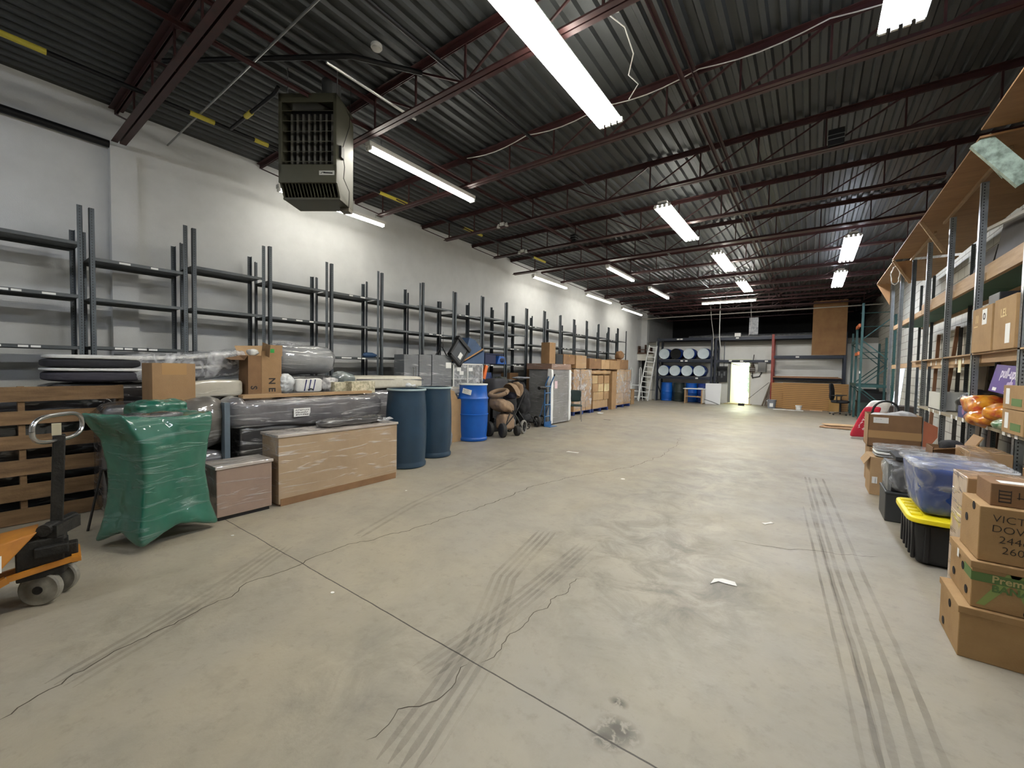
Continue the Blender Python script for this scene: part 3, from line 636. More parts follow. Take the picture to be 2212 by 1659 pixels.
# --- pallets standing on edge
plw = M('grey brown pallet wood', (138, 110, 78), .85, 0, (92, 70, 46), 3, .9, .25, 30, stretch=(6, .8, 6))
def pallet_up(name, label, loc, rz, rx=0, wy=1.5, h=1.22):
    t = thing(name, label, 'pallet', loc, rz, rot=(0, rx, rz))
    for k in range(6): 
        z = .07+k*(h-.14)/5
        part('slat', MB().bb(0, .018, -wy/2, wy/2, z-.065+.012*math.sin(k*5), z+.065), plw, t)
        if k % 2 == 0: part('slat', MB().bb(-.12, -.102, -wy/2, wy/2, z-.045, z+.045), plw, t)
    for y in (-wy/2+.02, .05, wy/2-.02): part('stringer', MB().bb(-.102, 0, y-.02, y+.02, 0, h), plw, t)
    return t
pallet_up('wooden_pallet', 'weathered wooden pallet standing on edge behind the pallet jack', (-5.6, .33, 0), 0, math.radians(-3), 1.44)
solo('wrapped_bundle', MB().soft((0, 0, 0), (.1, 1.5, 1.1), 7, .02, 4, 2, 14), wdark, 'dark wrapped panels behind the wooden pallet', 'bundle', (-5.86, .3, .57), smooth='all')
# --- pallet jack
yelp = M('chipped orange enamel', (186, 122, 34), .5, 0, (150, 94, 26), 5, .7, coat=.2); grease = M('greasy black steel', (26, 25, 24), .5, .3, (44, 42, 38), 14, .6, .3, 50); nyl = M('dirty grey nylon', (150, 146, 134), .6, 0, (104, 100, 90), 10, .8)
pj = thing('pallet_jack', 'orange hand pallet jack with black column and chrome loop handle at left edge', 'pallet jack', (-3.71, .345, 0), math.radians(-6))
bm = MB()
for s_ in (-1, 1): bm.prism([(s_*.11, .07), (s_*.27, .07), (s_*.27, .085), (s_*.25, .115), (s_*.13, .115), (s_*.11, .085)] if s_ > 0 else [(-.27, .07), (-.11, .07), (-.11, .085), (-.13, .115), (-.25, .115), (-.27, .085)], -.3, -1.4)
part('fork', bm, yelp, pj, bev=.004)
bm = MB()
V_ = [(-.27, -.42, .08), (.27, -.42, .08), (.27, -.36, .08), (-.27, -.36, .08), (-.13, -.2, .42), (.13, -.2, .42), (.09, -.04, .45), (-.09, -.04, .45), (.25, -.42, .17), (-.25, -.42, .17)]
bm._add(V_, [(0, 1, 8, 9), (9, 8, 5, 4), (4, 5, 6, 7), (3, 7, 6, 2), (1, 2, 6, 5, 8), (0, 9, 4, 7, 3), (0, 3, 2, 1)])
part('cover', bm, yelp, pj, bev=.008)
A_, B_, C_ = Vector(V_[1]), Vector(V_[5]), Vector(V_[6]); n_ = (B_-A_).cross(C_-A_).normalized()
if n_.x < 0: n_ = -n_
ux = Vector((0, 1, 0)); ux = (ux-n_*ux.dot(n_)).normalized(); uy = n_.cross(ux); e_ = Matrix((ux, uy, n_)).transposed().to_euler(); c_0 = B_*.50+A_*.3+C_*.2+n_*.003
lp = part('label_plate', MB().bb(-.06, .06, -.045, .045, -.001, .001), lbl, pj, loc=c_0, rot=e_)
text('MULTI-', .034, inkd, lp, (0, 0, .0018), '+Z', bold=.0008)
part('pump_body', MB().bb(-.08, .10, -.13, .06, .17, .40).lathe([(.055, .16), (.055, .42), (.035, .47)], (0, .02, 0), 16).bb(-.05, .13, -.06, .08, .30, .36).bb(-.02, .05, .03, .12, .2, .33), grease, pj, bev=.008)
SA = math.radians(-31)
stg = Matrix.Rotation(SA, 3, 'Z')
def sv(x, y, z): v = stg@Vector((x, y, z)); return (v.x, v.y, v.z)
part('axle_frame', MB().bar(sv(-.09, 0, .1), sv(.09, 0, .1), .03, .03).bar((0, 0, .1), (0, 0, .2), .07, .06), grease, pj)
part('tie_rod', MB().bar((.1, .12, .25), (.13, -.16, .22), .03, .028).bar((.13, -.16, .22), (.2, -.42, .11), .03, .04).bar((-.13, .1, .22), (-.2, -.42, .1), .03, .03).bar((-.12, .11, .245), (.12, .11, .245), .04, .03), yelp, pj)
for s_ in (-1, 1):
    wl = part('wheel', MB().lathe([(.03, -.026), (.05, -.026), (.06, -.02), (.075, -.02), (.09, -.022), (.098, -.015), (.098, .015), (.09, .022), (.075, .02), (.06, .02), (.05, .026), (.03, .026)], (0, 0, 0), 28, 'X'), nyl, pj, True, loc=sv(s_*.07, 0, .098), rot=(0, 0, SA))
    part('wheel_hub', MB().lathe([(.024, -.03), (.024, .03)], (0, 0, 0), 14, 'X'), grease, wl)
part('handle_column', MB().bar((0, .03, .4), (0, .05, 1.0), .07, .055, (0, 1, 0)), grease, pj, bev=.006)
part('lever_pivot', MB().lathe([(.035, -.12), (.035, .12)], (0, 0, 0), 14, 'X').bb(-.1, .1, -.03, .05, -.05, .02), grease, pj, loc=(0, .04, .45), rot=(0, 0, SA))
lp_ = []
for k in range(33):
    a = 2*PI*k/32; c_, s2 = math.cos(a), math.sin(a)
    x_ = .2*math.copysign(abs(c_)**.6, c_); z_ = 1.045+.078*math.copysign(abs(s2)**.75, s2); q = stg@Vector((x_, 0, 0)); lp_.append((q.x, q.y+.05, z_))
part('handle_loop', MB().tube(lp_, .0125, 10), steel, pj, True)
part('release_lever', MB().bb(.0, .03, .02, .06, 1.0, 1.07), M('cream knob', (196, 188, 160), .5), pj)

# --- green wrapped flared stool-like bundle
H_g = 1.06
def gfn(q):
    t = q.z/H_g+.5; k = 1-.17*math.sin(PI*min(1, max(0, t*1.02)))**1.3+.05*max(0, 1-t/.2)
    x, y = q.x*k, q.y*k; z = q.z
    ax, ay = abs(q.x)/.27, abs(q.y)/.30
    if t < .35: z += .13*(1-t/.35)*max(0, 1-max(ax, 0)**2*min(1, ay*1.0)**2 if False else (1-(ax*ay)**1.1))
    if t > .8: x -= .10*((t-.8)/.2)*(1 if q.y < 0 else .2); y -= .07*((t-.8)/.2)*(1 if q.y < 0 else 0)
    if t > .9: z -= .07*max(0, 1-(max(ax, ay))**3)
    if t > .9: z += .05*(ax*ay)*(.5+.5*math.sin(q.x*19+q.y*7))
    return (x, y, z)
gr = thing('wrapped_stool', 'green stretch-covered piece with flared feet, wrapped in clear film', 'wrapped furniture', (-4.345, 1.02, 0), math.radians(20.7))
part('cover', MB().soft((0, 0, H_g/2), (.50, .60, H_g), 14, .012, 5, 5, 34, gfn), wgreen, gr, 'all')
part('top_opening', MB().soft((-.02, -.05, H_g-.045), (.26, .40, .05), 6, .01, 8, 5, 12), wdark, gr, 'all')
solo('green_wrapped_parcel', MB().soft((0, 0, 0), (.2, .42, .16), 6, .025, 7, 9, 16), wgreen, 'smaller green wrapped parcel showing behind the flared green piece', 'parcel', (-4.78, 1.12, 1.02), math.radians(14), smooth='all')
solo('metal_stand', MB().tube([(0, 0, .5), (.05, -.1, 0)], .01, 6).tube([(0, .05, .5), (.12, .0, 0)], .01, 6).tube([(0, .02, .5), (-.1, .1, 0)], .01, 6).tube([(-.05, .1, .5), (.05, .12, .5), (0, 0, .5)], .01, 6), grease, 'dark thin metal feet sticking out between pallet and green piece', 'metal stand', (-5.0, .78, 0))

# --- small and big film-wrapped cabinets
def cabinet(name, label, x1, y0, y1, h, dep, mat, lift=.02, over=.012, base=None):
    t = thing(name, label, 'cabinet', (x1, y0, 0)); L_ = y1-y0
    part('body', MB().bb(-dep+.02, -.012, over, L_-over, lift, h-.03), mat, t, bev=.006)
    part('top', MB().bb(-dep, 0, 0, L_, h-.03, h), wtop, t, bev=.005)
    part('plinth', MB().bb(-dep+.05, -.03, .03, L_-.03, 0, lift), base or cb3, t)
    part('loose_film', MB()._add([(-.0, -.002, h-.01), (-.02, -.002, h-.2), (-.14, -.002, h-.03), (-dep, -.004, h-.005)], [(0, 1, 2), (0, 2, 3)]), film, t)
    return t
cabinet('wrapped_cabinet', 'small film-wrapped cabinet between the green piece and the big wrapped chest', -4.33, 1.41, 1.91, .51, .34, wpink, .035, base=blackc)
bigc = cabinet('wrapped_cabinet', 'big low tan chest wrapped in clear film at the front of the pile', -4.33, 1.95, 3.45, .735, .40, wtan, .02)
part('bare_edge', MB().bb(-.012, -.008, .03, 1.47, .0, .075), cb3, bigc)
solo('wrapped_parcel', MB().soft((0, 0, 0), (.26, .86, .085), 4, .012, 7, 11, 18), wdark, 'flat black film-wrapped parcel lying on the big tan chest', 'parcel', (-4.56, 2.92, .78), smooth='all')
solo('loose_film_sheet', MB().soft((0, 0, 0), (.16, .3, .03), 3, .014, 16, 13, 14), filmw, 'crumpled white film at the far end of the big chest top', 'plastic film', (-4.5, 3.33, .765), smooth='all')
# --- long grey wrapped roll on a stand
lg = thing('wrapped_sofa_section', 'long grey upholstered piece tightly wrapped in film with a paper note', 'wrapped furniture', (-5.0, 2.76, 0))
part('cushion', MB().soft((-.22, 0, .885), (.46, 1.98, .35), 5, .02, 3, 21, 30, lambda q: (q.x, q.y, q.z+(.05 if q.y < -.85 and q.z > 0 else 0)*(q.y/-1))), wgrey, lg, 'all')
part('base', MB().bb(-.42, -.05, -.88, .95, .0, .74), wdark, lg, bev=.02)
nt_ = part('paper_note', MB().box((.023, -.235, .88), (.004, .2, .1)), lbl, lg)
scrawl(nt_, .16, 3, .027, inkd, (.026, -.235, .88), '+X', 4, .0022)
solo('laminate_board', MB().bb(-.1, 0, 0, .05, 0, 1.04), M('blue grey laminate', (98, 112, 122), .4, 0, (84, 96, 106), 3, .8, coat=.4), 'upright blue-grey wrapped panel at the left end of the long grey piece', 'panel', (-4.98, 1.71, 0))
solo('long_plank_box', MB().bb(-.13, 0, 0, 1.66, 0, .035).bb(-.13, -.01, .02, .45, .035, .04), wood, 'long thin light brown flat box lying on the grey wrapped piece', 'flat box', (-5.1, 1.93, 1.065))
solo('wrapped_armchair', MB().soft((0, 0, 0), (.4, .5, .55), 2.6, .03, 4, 31, 20, lambda q: (q.x, q.y-.12*abs(q.z), q.z)), wrap_mat('wrapped mottled grey', (122, 116, 108), (66, 64, 62), .5, .45, .8), 'mottled grey film-wrapped armchair bulging behind the green piece', 'wrapped furniture', (-5.22, 1.58, .82), smooth='all')
solo('wrapped_armchair', MB().soft((0, 0, 0), (.4, .5, .55), 3, .03, 4, 33, 16), wgrey, 'grey wrapped seat under the mottled wrapped armchair', 'wrapped furniture', (-5.22, 1.56, .275), smooth='all')
t = thing('cardboard_box', 'plain taped cardboard box standing behind the green wrapped piece', 'box', (-5.2, 1.35, 1.06))
part('carton', MB().bb(-.36, 0, -.175, .175, 0, .385), cb, t, bev=.004); part('flap_tape', MB().bb(-.3, .0015, -.1, .1, .27, .387), tape, t)
solo('wrapped_crate', MB().soft((0, 0, 0), (.5, .8, 1.05), 9, .015, 3, 35, 16), wdark, 'dark film-wrapped crate carrying the plain cardboard box', 'wrapped goods', (-5.47, 1.22, .527), smooth='all')
# --- mattresses
mwhite = M('mattress white ticking', (222, 222, 218), .8, 0, (206, 206, 202), 14, .6, .2, 30); mblk = M('mattress black side', (20, 20, 26), .7, 0, (30, 30, 36), 30, .5); mgry = M('mattress ribbed grey side', (62, 60, 68), .8, 0, (44, 42, 52), 60, .5, stretch=(1, .1, 3))
def bend(q): 
    k = max(0, q.y+.3); return (q.x, q.y, q.z+.085*k*k*1.0)
mt = thing('mattress', 'black and white sided mattress lying on the pile, left end bare', 'mattress', (-6.2, 1.42, 1.37))
part('pad', MB().soft((0, 0, -.075), (.66, 1.74, .12), 5.5, .004, 3, 41, 26, bend), mgry, mt, 'all')
part('white_band', MB().soft((0, 0, -.005), (.68, 1.76, .04), 5.5, .003, 3, 42, 24, bend), mwhite, mt, 'all')
part('black_band', MB().soft((0, 0, .06), (.67, 1.75, .1), 5.5, .004, 3, 43, 26, bend), mblk, mt, 'all')
part('pillow_top', MB().soft((0, 0, .122), (.66, 1.72, .05), 5.5, .006, 3, 44, 26, bend), mwhite, mt, 'all')
part('plastic_cover', MB().soft((0, .32, .01), (.72, 1.2, .34), 7, .007, 5, 45, 26, lambda q: bend((lambda v: v)(Vector((q.x, q.y+.32, q.z)))) if False else (q.x, q.y, q.z+.085*max(0, q.y+.62)**2)), filmw, mt, 'all')
solo('mattress', MB().soft((0, 0, 0), (.2, .82, .2), 7, .012, 3, 47, 24, lambda q: (q.x, q.y, q.z-.28*max(0, -q.y+.1)**1.6)), wrap_mat('wrapped cream mattress', (206, 200, 182), (186, 182, 168), .3, .6, .8), 'cream mattress curving down in glossy film beneath the black and white one', 'mattress', (-5.73, 1.73, 1.16), smooth='all')
solo('wrapped_stack', MB().soft((0, 0, 0), (.62, 1.9, 1.23), 12, .004, 3, 49, 14), wdark, 'dark wrapped goods under the black and white mattress', 'wrapped goods', (-6.22, 1.44, .616), smooth='all')
# --- tall printed carton with torn flaps
t = thing('tall_carton', 'tall printed cardboard box with torn open flaps and green tape patch', 'box', (-5.58, 2.17, 0))
part('carton', MB().bb(-.28, 0, 0, .39, 0, 1.56), cb3, t); part('front_panel', MB().bb(-.0, .004, .15, .39, 0, 1.62), cb, t)
part('flap', MB().bar((0, .2, 1.56), (.03, .2, 1.71), .22, .006, (0, 1, 0)).bb(.0, .006, .19, .40, 1.56, 1.7), cb, t)
part('flap', MB()._add([(-.28, .39, 1.55), (-.28, .0, 1.56), (-.3, -.04, 1.68), (-.3, .35, 1.7)], [(0, 1, 2, 3)]).bb(-.29, -.28, 0, .39, 1.5, 1.56), cb2, t)
part('flap', MB()._add([(0, 0, 1.56), (-.28, 0, 1.56), (-.25, -.16, 1.52), (-.02, -.18, 1.5), (.03, -.05, 1.5)], [(0, 1, 2, 3, 4)]), cb3, t)
part('green_tape', MB().bb(.0065, .009, .22, .3, 1.6, 1.65), M('green tape', (24, 138, 54), .5), t)
part('foam_wad', MB().soft((-.1, .1, 1.6), (.12, .12, .08), 2.2, .02, 14, 3, 10), mwhite, t, 'all')
text('N', .11, inkd, t, (.006, .27, 1.24), '+X', tilt=-PI/2, bold=.003); text('E', .11, inkd, t, (.006, .27, 1.13), '+X', tilt=-PI/2, bold=.003); text('S', .1, inkd, t, (.0015, .06, 1.16), '+X', tilt=-PI/2, bold=.003)
t = thing('wrapped_roll', 'thick silver-grey roll bound in film on top of the pile', 'roll', (-6.12, 3.13, 1.53), math.radians(-3))
pr_ = [(.001, -.42), (.17, -.42), (.215, -.36), (.225, -.2), (.215, 0), (.22, .2), (.205, .33), (.15, .4), (.001, .41)]
mb = MB().lathe(pr_, (0, 0, 0), 36, 'Y', cap=False); mb.v = [tuple(Vector(v)*(1+.05*noise.noise(Vector(v)*7))) for v in mb.v]
part('roll_body', mb, wsilv, t, 'all'); part('tail_film', MB().soft((.02, -.25, .2), (.3, .4, .08), 3, .02, 12, 7, 14), film, t, 'all')
solo('wrapped_stack', MB().soft((0, 0, 0), (.55, 1.0, 1.3), 12, .012, 3, 51, 14), wdark, 'dark wrapped goods under the thick silver roll', 'wrapped goods', (-6.22, 3.12, .65), smooth='all')
solo('wrapped_stack', MB().soft((0, 0, 0), (.36, 1.15, 1.08), 12, .012, 3, 53, 14), wgrey, 'grey wrapped goods behind the long grey piece carrying small parcels', 'wrapped goods', (-5.72, 3.18, .54), smooth='all')
pbag = M('white plastic bag', (220, 222, 220), .35, 0, (196, 200, 202), 7, .8, .5, 22)
solo('plastic_bag', MB().soft((0, 0, 0), (.2, .22, .24), 2.3, .03, 9, 61, 16), pbag, 'white plastic bag beside the tall printed carton', 'bag', (-5.62, 2.62, 1.21), smooth='all')
t = thing('striped_tote', 'white folded bag with dark blue stripes on the pile', 'bag', (-5.56, 2.9, 1.09))
part('fabric', MB().soft((0, 0, .085), (.1, .36, .18), 8, .008, 6, 63, 14), mwhite, t, 'all')
for k in range(3): part('blue_stripe', MB().box((.052, -.06+k*.06, .09), (.006, .014, .155), rot=Matrix.Rotation(-.2, 3, 'X')), M('navy stripe', (34, 38, 92), .7), t)
part('cord_handle', MB().tube([(.06, -.03, .03), (.08, 0, .045), (.06, .04, .03)], .008, 6), blackc, t, True)
solo('plastic_bag', MB().soft((0, 0, 0), (.2, .26, .19), 2.4, .035, 11, 65, 16), M('patterned film', (212, 210, 208), .3, 0, (130, 128, 128), 16, .7, .4, 25), 'crumpled clear bag of patterned cloth right of the striped bag', 'bag', (-5.56, 3.2, 1.18), smooth='all')
solo('wrapped_cushion', MB().soft((0, 0, 0), (.22, .32, .24), 2.6, .03, 7, 67, 16), wrap_mat('wrapped grey green', (128, 138, 136), (84, 94, 94), .6, .6, .8), 'grey-green cushion in film before the cream mattress', 'cushion', (-5.72, 3.52, 1.24), smooth='all')
flo = M('cream floral card', (216, 208, 182), .7, 0, (156, 150, 120), 22, .45)
solo('floral_box', MB().bb(-.18, 0, -.2, .2, 0, .17), flo, 'cream floral patterned box on the grey wrapped piece end', 'box', (-5.24, 3.55, 1.06), .06, bev=.004)
solo('floral_box', MB().bb(-.1, 0, -.09, .09, 0, .13), flo, 'small cream patterned box left of the larger floral box', 'box', (-5.36, 3.26, 1.09), .0, bev=.004)
mt2 = thing('mattress', 'thin cream mattress with dark piping lying flat left of the grey panels', 'mattress', (-5.95, 4.38, 1.19))
part('pad', MB().soft((0, 0, 0), (.62, 1.4, .21), 7, .006, 3, 71, 24), M('cream ticking', (212, 208, 194), .7, 0, (196, 190, 172), 8, .7, .15, 30, coat=.5), mt2, 'all')
pl_ = [(.305, -.68+k*.05, .055-.02*(k/27)) for k in range(28)]
part('piping', MB().tube(pl_, .007, 6), M('dark piping', (60, 62, 72), .7), mt2, True)
solo('wrapped_stack', MB().soft((0, 0, 0), (.62, 1.3, 1.08), 12, .01, 3, 73, 12), wgrey, 'grey wrapped goods under the thin cream mattress', 'wrapped goods', (-5.97, 4.45, .54), smooth='all')
solo('wrapped_mattress', MB().soft((0, 0, 0), (.5, 1.25, .16), 5, .02, 6, 75, 22), wrap_mat('wrapped white bedding', (214, 208, 196), (176, 168, 152), .3, .7, .8), 'film-wrapped cream bedding behind the green drums and blue drum', 'bedding', (-5.92, 5.55, 1.0), smooth='all')
solo('plastic_bag', MB().soft((0, 0, 0), (.25, .4, .08), 2.6, .025, 10, 77, 16), pbag, 'flattened white plastic bag lying behind the green drums', 'bag', (-5.75, 4.75, 1.13), smooth='all')
solo('wrapped_stack', MB().soft((0, 0, 0), (.5, 1.1, .92), 12, .01, 3, 79, 12), wgrey, 'grey wrapped goods under the cream bedding', 'wrapped goods', (-5.97, 5.6, .46), smooth='all')

# --- drums
def drum(name, label, loc, r, h, mat, rim=None, lid=False, hoops=(.33, .66), open_=True, group=None, rot=None, bulge=.03):
    t = thing(name, label, 'drum', loc, 0, group, rot)
    prof = [(r*.90, 0), (r*.97, .012), (r*.985, .05), (r*.93, .075)]
    for k in range(9):
        u = k/8; prof.append((r*(.93+bulge*2.2*math.sin(PI*u)**.6), .09+u*(h-.22)))
    for hh in hoops:
        z = h*hh; prof += [(r*1.0, z-.02), (r*1.035, z-.004), (r*1.035, z+.004), (r*1.0, z+.02)]
    prof = [prof[0], prof[1], prof[2], prof[3]]+sorted(prof[4:], key=lambda p: p[1])
    prof += [(r*.93, h-.10), (r*.91, h-.045), (r*.93, h-.03), (r*.93, h)]
    if open_: prof += [(r*.89, h), (r*.88, h-.1), (r*.9, .06), (.001, .06)]
    part('shell', MB().lathe(prof, n=40, cap=False)._add([(0, 0, 0)], []), mat, t, True)
    part('rim', MB().lathe([(r*.90, h-.012), (r*.965, h-.014), (r*.975, h), (r*.955, h+.012), (r*.9, h+.012)], n=40, cap=False), rim or mat, t, True)
    if lid: part('lid', MB().lathe([(r*.92, h-.006), (r*.9, h+.008), (r*.8, h+.002), (.001, h+.006)], n=36, cap=False), lid, t, True)
    return t
dg = M('dark teal drum plastic', (34, 60, 80), .45, 0, (28, 50, 68), 3, .8, .05, 80); bl = M('blue drum plastic', (8, 88, 178), .4, 0, (4, 78, 164), 3, .8, .04, 80)
rimg = M('pale rim', (150, 168, 170), .4); wlid = M('white lid plastic', (226, 228, 226), .4)
drum('plastic_drum', 'dark teal open-top drum beside the big tan chest, nearer of the two', (-4.80, 3.97, 0), .292, 1.125, dg, rimg, hoops=())
drum('plastic_drum', 'dark teal open-top drum partly hidden behind its twin', (-5.02, 4.72, 0), .292, 1.125, dg, rimg, hoops=())
bd = drum('plastic_drum', 'bright blue drum with white lid and paper label standing on the floor', (-5.53, 6.27, 0), .302, 1.13, bl, wlid, lid=wlid, hoops=(.47, .75), open_=False)
lbp = part('paper_label', MB().box((0, 0, 0), (.19, .004, .10)), lbl, bd, loc=(.306*math.cos(math.radians(-72)), .306*math.sin(math.radians(-72)), .99), rot=(0, math.radians(12), math.radians(18)))
scrawl(lbp, .14, 3, .025, inkd, (-.01, -.003, 0), '-Y', 9, .0018)

# --- brown folded board, silver bag
solo('folded_cardboard', MB().prism([(0, 0), (.42, 0), (.45, .85), (.36, 1.0), (.24, 1.03), (.02, .99)], -.03, 0, 'X').prism([(.1, 0), (.62, 0), (.62, .75), (.5, .84), (.12, .83)], .01, .03, 'X'), cb2, 'tan folded cardboard standing between the green and blue drums', 'cardboard', (-5.62, 5.45, 0))
solo('foil_bag', MB().soft((0, 0, 0), (.2, .22, .3), 2.2, .03, 10, 81, 16), wsilv, 'crumpled silvery film bag on the floor behind the green drum', 'bag', (-5.42, 5.42, .15), smooth='all')
# --- grey panels & glass cabinet
lam = wrap_mat('wrapped grey laminate', (104, 108, 112), (88, 92, 96), .5, .5, .4)
for k, (y0, y1, h) in enumerate(((5.08, 5.44, 1.69), (5.45, 5.78, 1.70), (5.79, 6.36, 1.71))):
    t = thing('wrapped_board', ['dull grey wrapped panel, leftmost of three behind the drums', 'dull grey wrapped panel, middle of three behind the drums', 'wide grey wrapped panel with a white label, right of three behind the drums'][k], 'panel', (-6.22, y0, 0), 0, 'grey wrapped panels')
    part('board', MB().bb(-.3, 0, 0, y1-y0-.01, 0, h), lam, t, bev=.004)
    if k == 2: part('paper_label', MB().bb(.001, .004, .38, .54, 1.44, 1.56), lbl, t)
    if k == 0: part('handle', MB().tube([(.01, .2, 1.25), (.03, .2, 1.26), (.03, .2, 1.44), (.01, .2, 1.45)], .006, 6).tube([(.01, .26, 1.25), (.03, .26, 1.26), (.03, .26, 1.44), (.01, .26, 1.45)], .006, 6), steel, t)
gc = thing('display_cabinet', 'glass-doored white-edged cabinet wrapped in film behind the blue drum', 'cabinet', (-6.22, 6.38, 0))
part('back_panel', MB().bb(-.3, -.28, 0, .98, 0, 1.54), M('mid grey board', (116, 124, 122), .6), gc)
mb = MB()
for y in (0, .45, .955): mb.bb(-.0, .02, y, y+.025, 0, 1.54)
mb.bb(-.3, .02, 0, .98, 1.52, 1.55).bb(-.3, .02, 0, .98, 0, .04); part('white_frame', mb, enam, gc)
part('glass_door', MB().bb(.004, .008, .02, .46, .04, 1.52), film, gc); part('glass_door', MB().bb(.004, .008, .47, .96, .04, 1.52), film, gc)
for y, z in ((.12, 1.38), (.2, 1.3), (.5, 1.38)): part('paper_label', MB().bb(.009, .012, y, y+.13, z, z+.08), lbl, gc)
part('inner_shelf', MB().bb(-.28, -.01, .02, .95, .8, .82).bb(-.28, -.01, .02, .95, 1.2, 1.215), enam, gc)
blue = M('slate blue padding', (62, 88, 124), .6, 0, (52, 76, 108), 3, .8)
solo('foam_wedge', MB().prism([(0, 0), (.72, 0), (.72, .3)], -.35, 0, 'X'), blue, 'slate blue wedge block resting on the glass cabinet', 'foam wedge', (-6.2, 6.68, 1.555))
t = thing('foam_wedge', 'tilted slate blue box-like wedge with an orange-brown base on top of the other', 'foam wedge', (-6.2, 6.72, 1.6), rot=(math.radians(24), 0, 0))
part('padding', MB().prism([(0, .03), (.66, .03), (.52, .3), (.36, .42)], -.4, 0, 'X'), blue, t); part('wooden_base', MB().bb(-.38, .004, .0, .7, 0, .03), M('orange plywood', (186, 140, 84), .7), t)
t = thing('car_seat_panel', 'tilted black framed screen with paper tag on top of the cabinet', 'screen', (-6.12, 6.35, 1.6), rot=(math.radians(-38), 0, 0))
part('frame', MB().bb(-.08, 0, -.22, .22, .0, .06).bb(-.08, 0, -.22, -.17, 0, .46).bb(-.08, 0, .17, .22, 0, .46).bb(-.1, .02, -.24, .24, .42, .5), blackc, t, bev=.008)
part('panel', MB().bb(-.06, -.02, -.2, .2, .03, .45), M('smoked grey', (72, 76, 80), .3), t); part('paper_tag', MB().bb(-.018, -.014, .02, .12, .12, .26), lbl, t)
solo('tripod', MB().tube([(0, -.16, 0), (0, 0, .2), (0, .15, 0)], .012, 6).tube([(0, 0, .2), (-.12, .02, .02)], .012, 6).tube([(0, -.06, .1), (0, -.05, .5)], .004, 5).tube([(0, .04, .1), (0, .05, .5)], .004, 5).box((0, 0, .2), (.05, .08, .06)), blackc, 'small black bracket with thin wires left of the tilted screen', 'bracket', (-6.3, 6.12, 1.71))

# --- items on the left racks and dark clutter
for k, (y, d_, z, c_, lab) in enumerate(((7.55, (.4, .5, .05), 1.64, blackf, 'flat black case, lowest of the pile on the left rack shelf'), (7.6, (.42, .62, .05), 1.69, blackf, 'long flat black case in the pile on the left rack shelf'), (7.58, (.3, .36, .04), 1.735, M('cream strip', (214, 204, 170), .6), 'cream flat item between black cases on the left rack'), (7.55, (.42, .6, .05), 1.785, blackf, 'top black case of the pile on the left rack shelf'))):
    solo('flat_case', MB().soft((0, 0, 0), d_, 5, .01, 8, k+90, 10), c_, lab, 'case', (-6.82, y-.05*k, z), smooth='all', group='flat cases on the left rack')
t = thing('booster_seat', 'blue child seat with dark cushion on the left rack shelf', 'child seat', (-6.78, 8.6, 1.565), 0)
part('shell', MB().prism([(-.2, 0), (.2, 0), (.16, .2), (-.1, .22)], -.18, .18, 'X'), M('bright blue plastic', (40, 92, 172), .4), t, bev=.01); part('cushion', MB().soft((.12, .0, .1), (.16, .22, .14), 2.5, .01, 8, 5, 12), M('navy cushion', (20, 26, 56), .7), t, 'all')
solo('blue_case', MB().bb(-.2, .2, -.22, .22, 0, .24).bb(-.22, .22, -.25, .6, .24, .27), M('navy box', (24, 34, 72), .6), 'navy box with dark lid beside the blue child seat', 'case', (-6.84, 8.18, 1.565), bev=.006)
solo('blue_tool', MB().lathe([(.02, 0), (.05, .05), (.05, .2), (.02, .3)], (0, 0, .04), 12, 'Y'), M('blue rubber', (44, 74, 112), .6), 'small blue cylinder tool on the rack shelf left of the grey panels', 'tool', (-6.75, 4.55, 1.62), smooth=True)
solo('orange_strip', MB().bar((0, 0, 0), (0, .1, .32), .05, .09), M('orange plastic', (222, 108, 38), .5), 'orange upright strip in the clutter right of the cabinet', 'strip', (-6.3, 7.5, 1.2))
solo('suitcase', MB().soft((0, 0, .35), (.4, .5, .7), 7, .01, 4, 91, 14), blackf, 'black suitcase standing behind the blue drum', 'suitcase', (-6.0, 6.95, 0), smooth='all')
solo('suitcase', MB().soft((0, 0, .3), (.35, .55, .6), 7, .01, 4, 92, 14), M('dark grey fabric', (52, 52, 56), .8), 'dark grey suitcase beside the black one in the clutter', 'suitcase', (-6.0, 7.6, .62), smooth='all')
solo('storage_bin', MB().bb(-.2, .2, -.25, .25, 0, .3).bb(-.22, .22, -.27, .27, .3, .33), blackc, 'black lidded bin in the clutter with a grey label', 'bin', (-6.0, 7.55, 0), bev=.01)
solo('storage_bin', MB().bb(-.2, .2, -.25, .25, 0, .3).bb(-.22, .22, -.27, .27, .26, .29).bb(.2, .205, -.1, .1, .08, .2), blackc, 'second black bin stacked on the first in the clutter', 'bin', (-6.02, 7.53, .33), bev=.01)
solo('folding_chair', MB().bar((0, -.2, .4), (-.1, -.2, .8), .02, .02).bar((0, .2, .4), (-.1, .2, .8), .02, .02).bb(-.12, -.09, -.2, .2, .62, .85).bb(-.1, .25, -.2, .2, .38, .42).bar((.2, -.2, 0), (.0, -.2, .4), .02, .02).bar((.2, .2, 0), (.0, .2, .4), .02, .02), M('navy seat fabric', (44, 62, 104), .8), 'navy folding chair lying on the dark clutter', 'chair', (-6.42, 7.85, .5), .0)
solo('black_box', MB().bb(-.18, .18, -.25, .25, 0, .5), blackc, 'black box under the navy folding chair in the clutter', 'box', (-6.38, 7.85, 0))
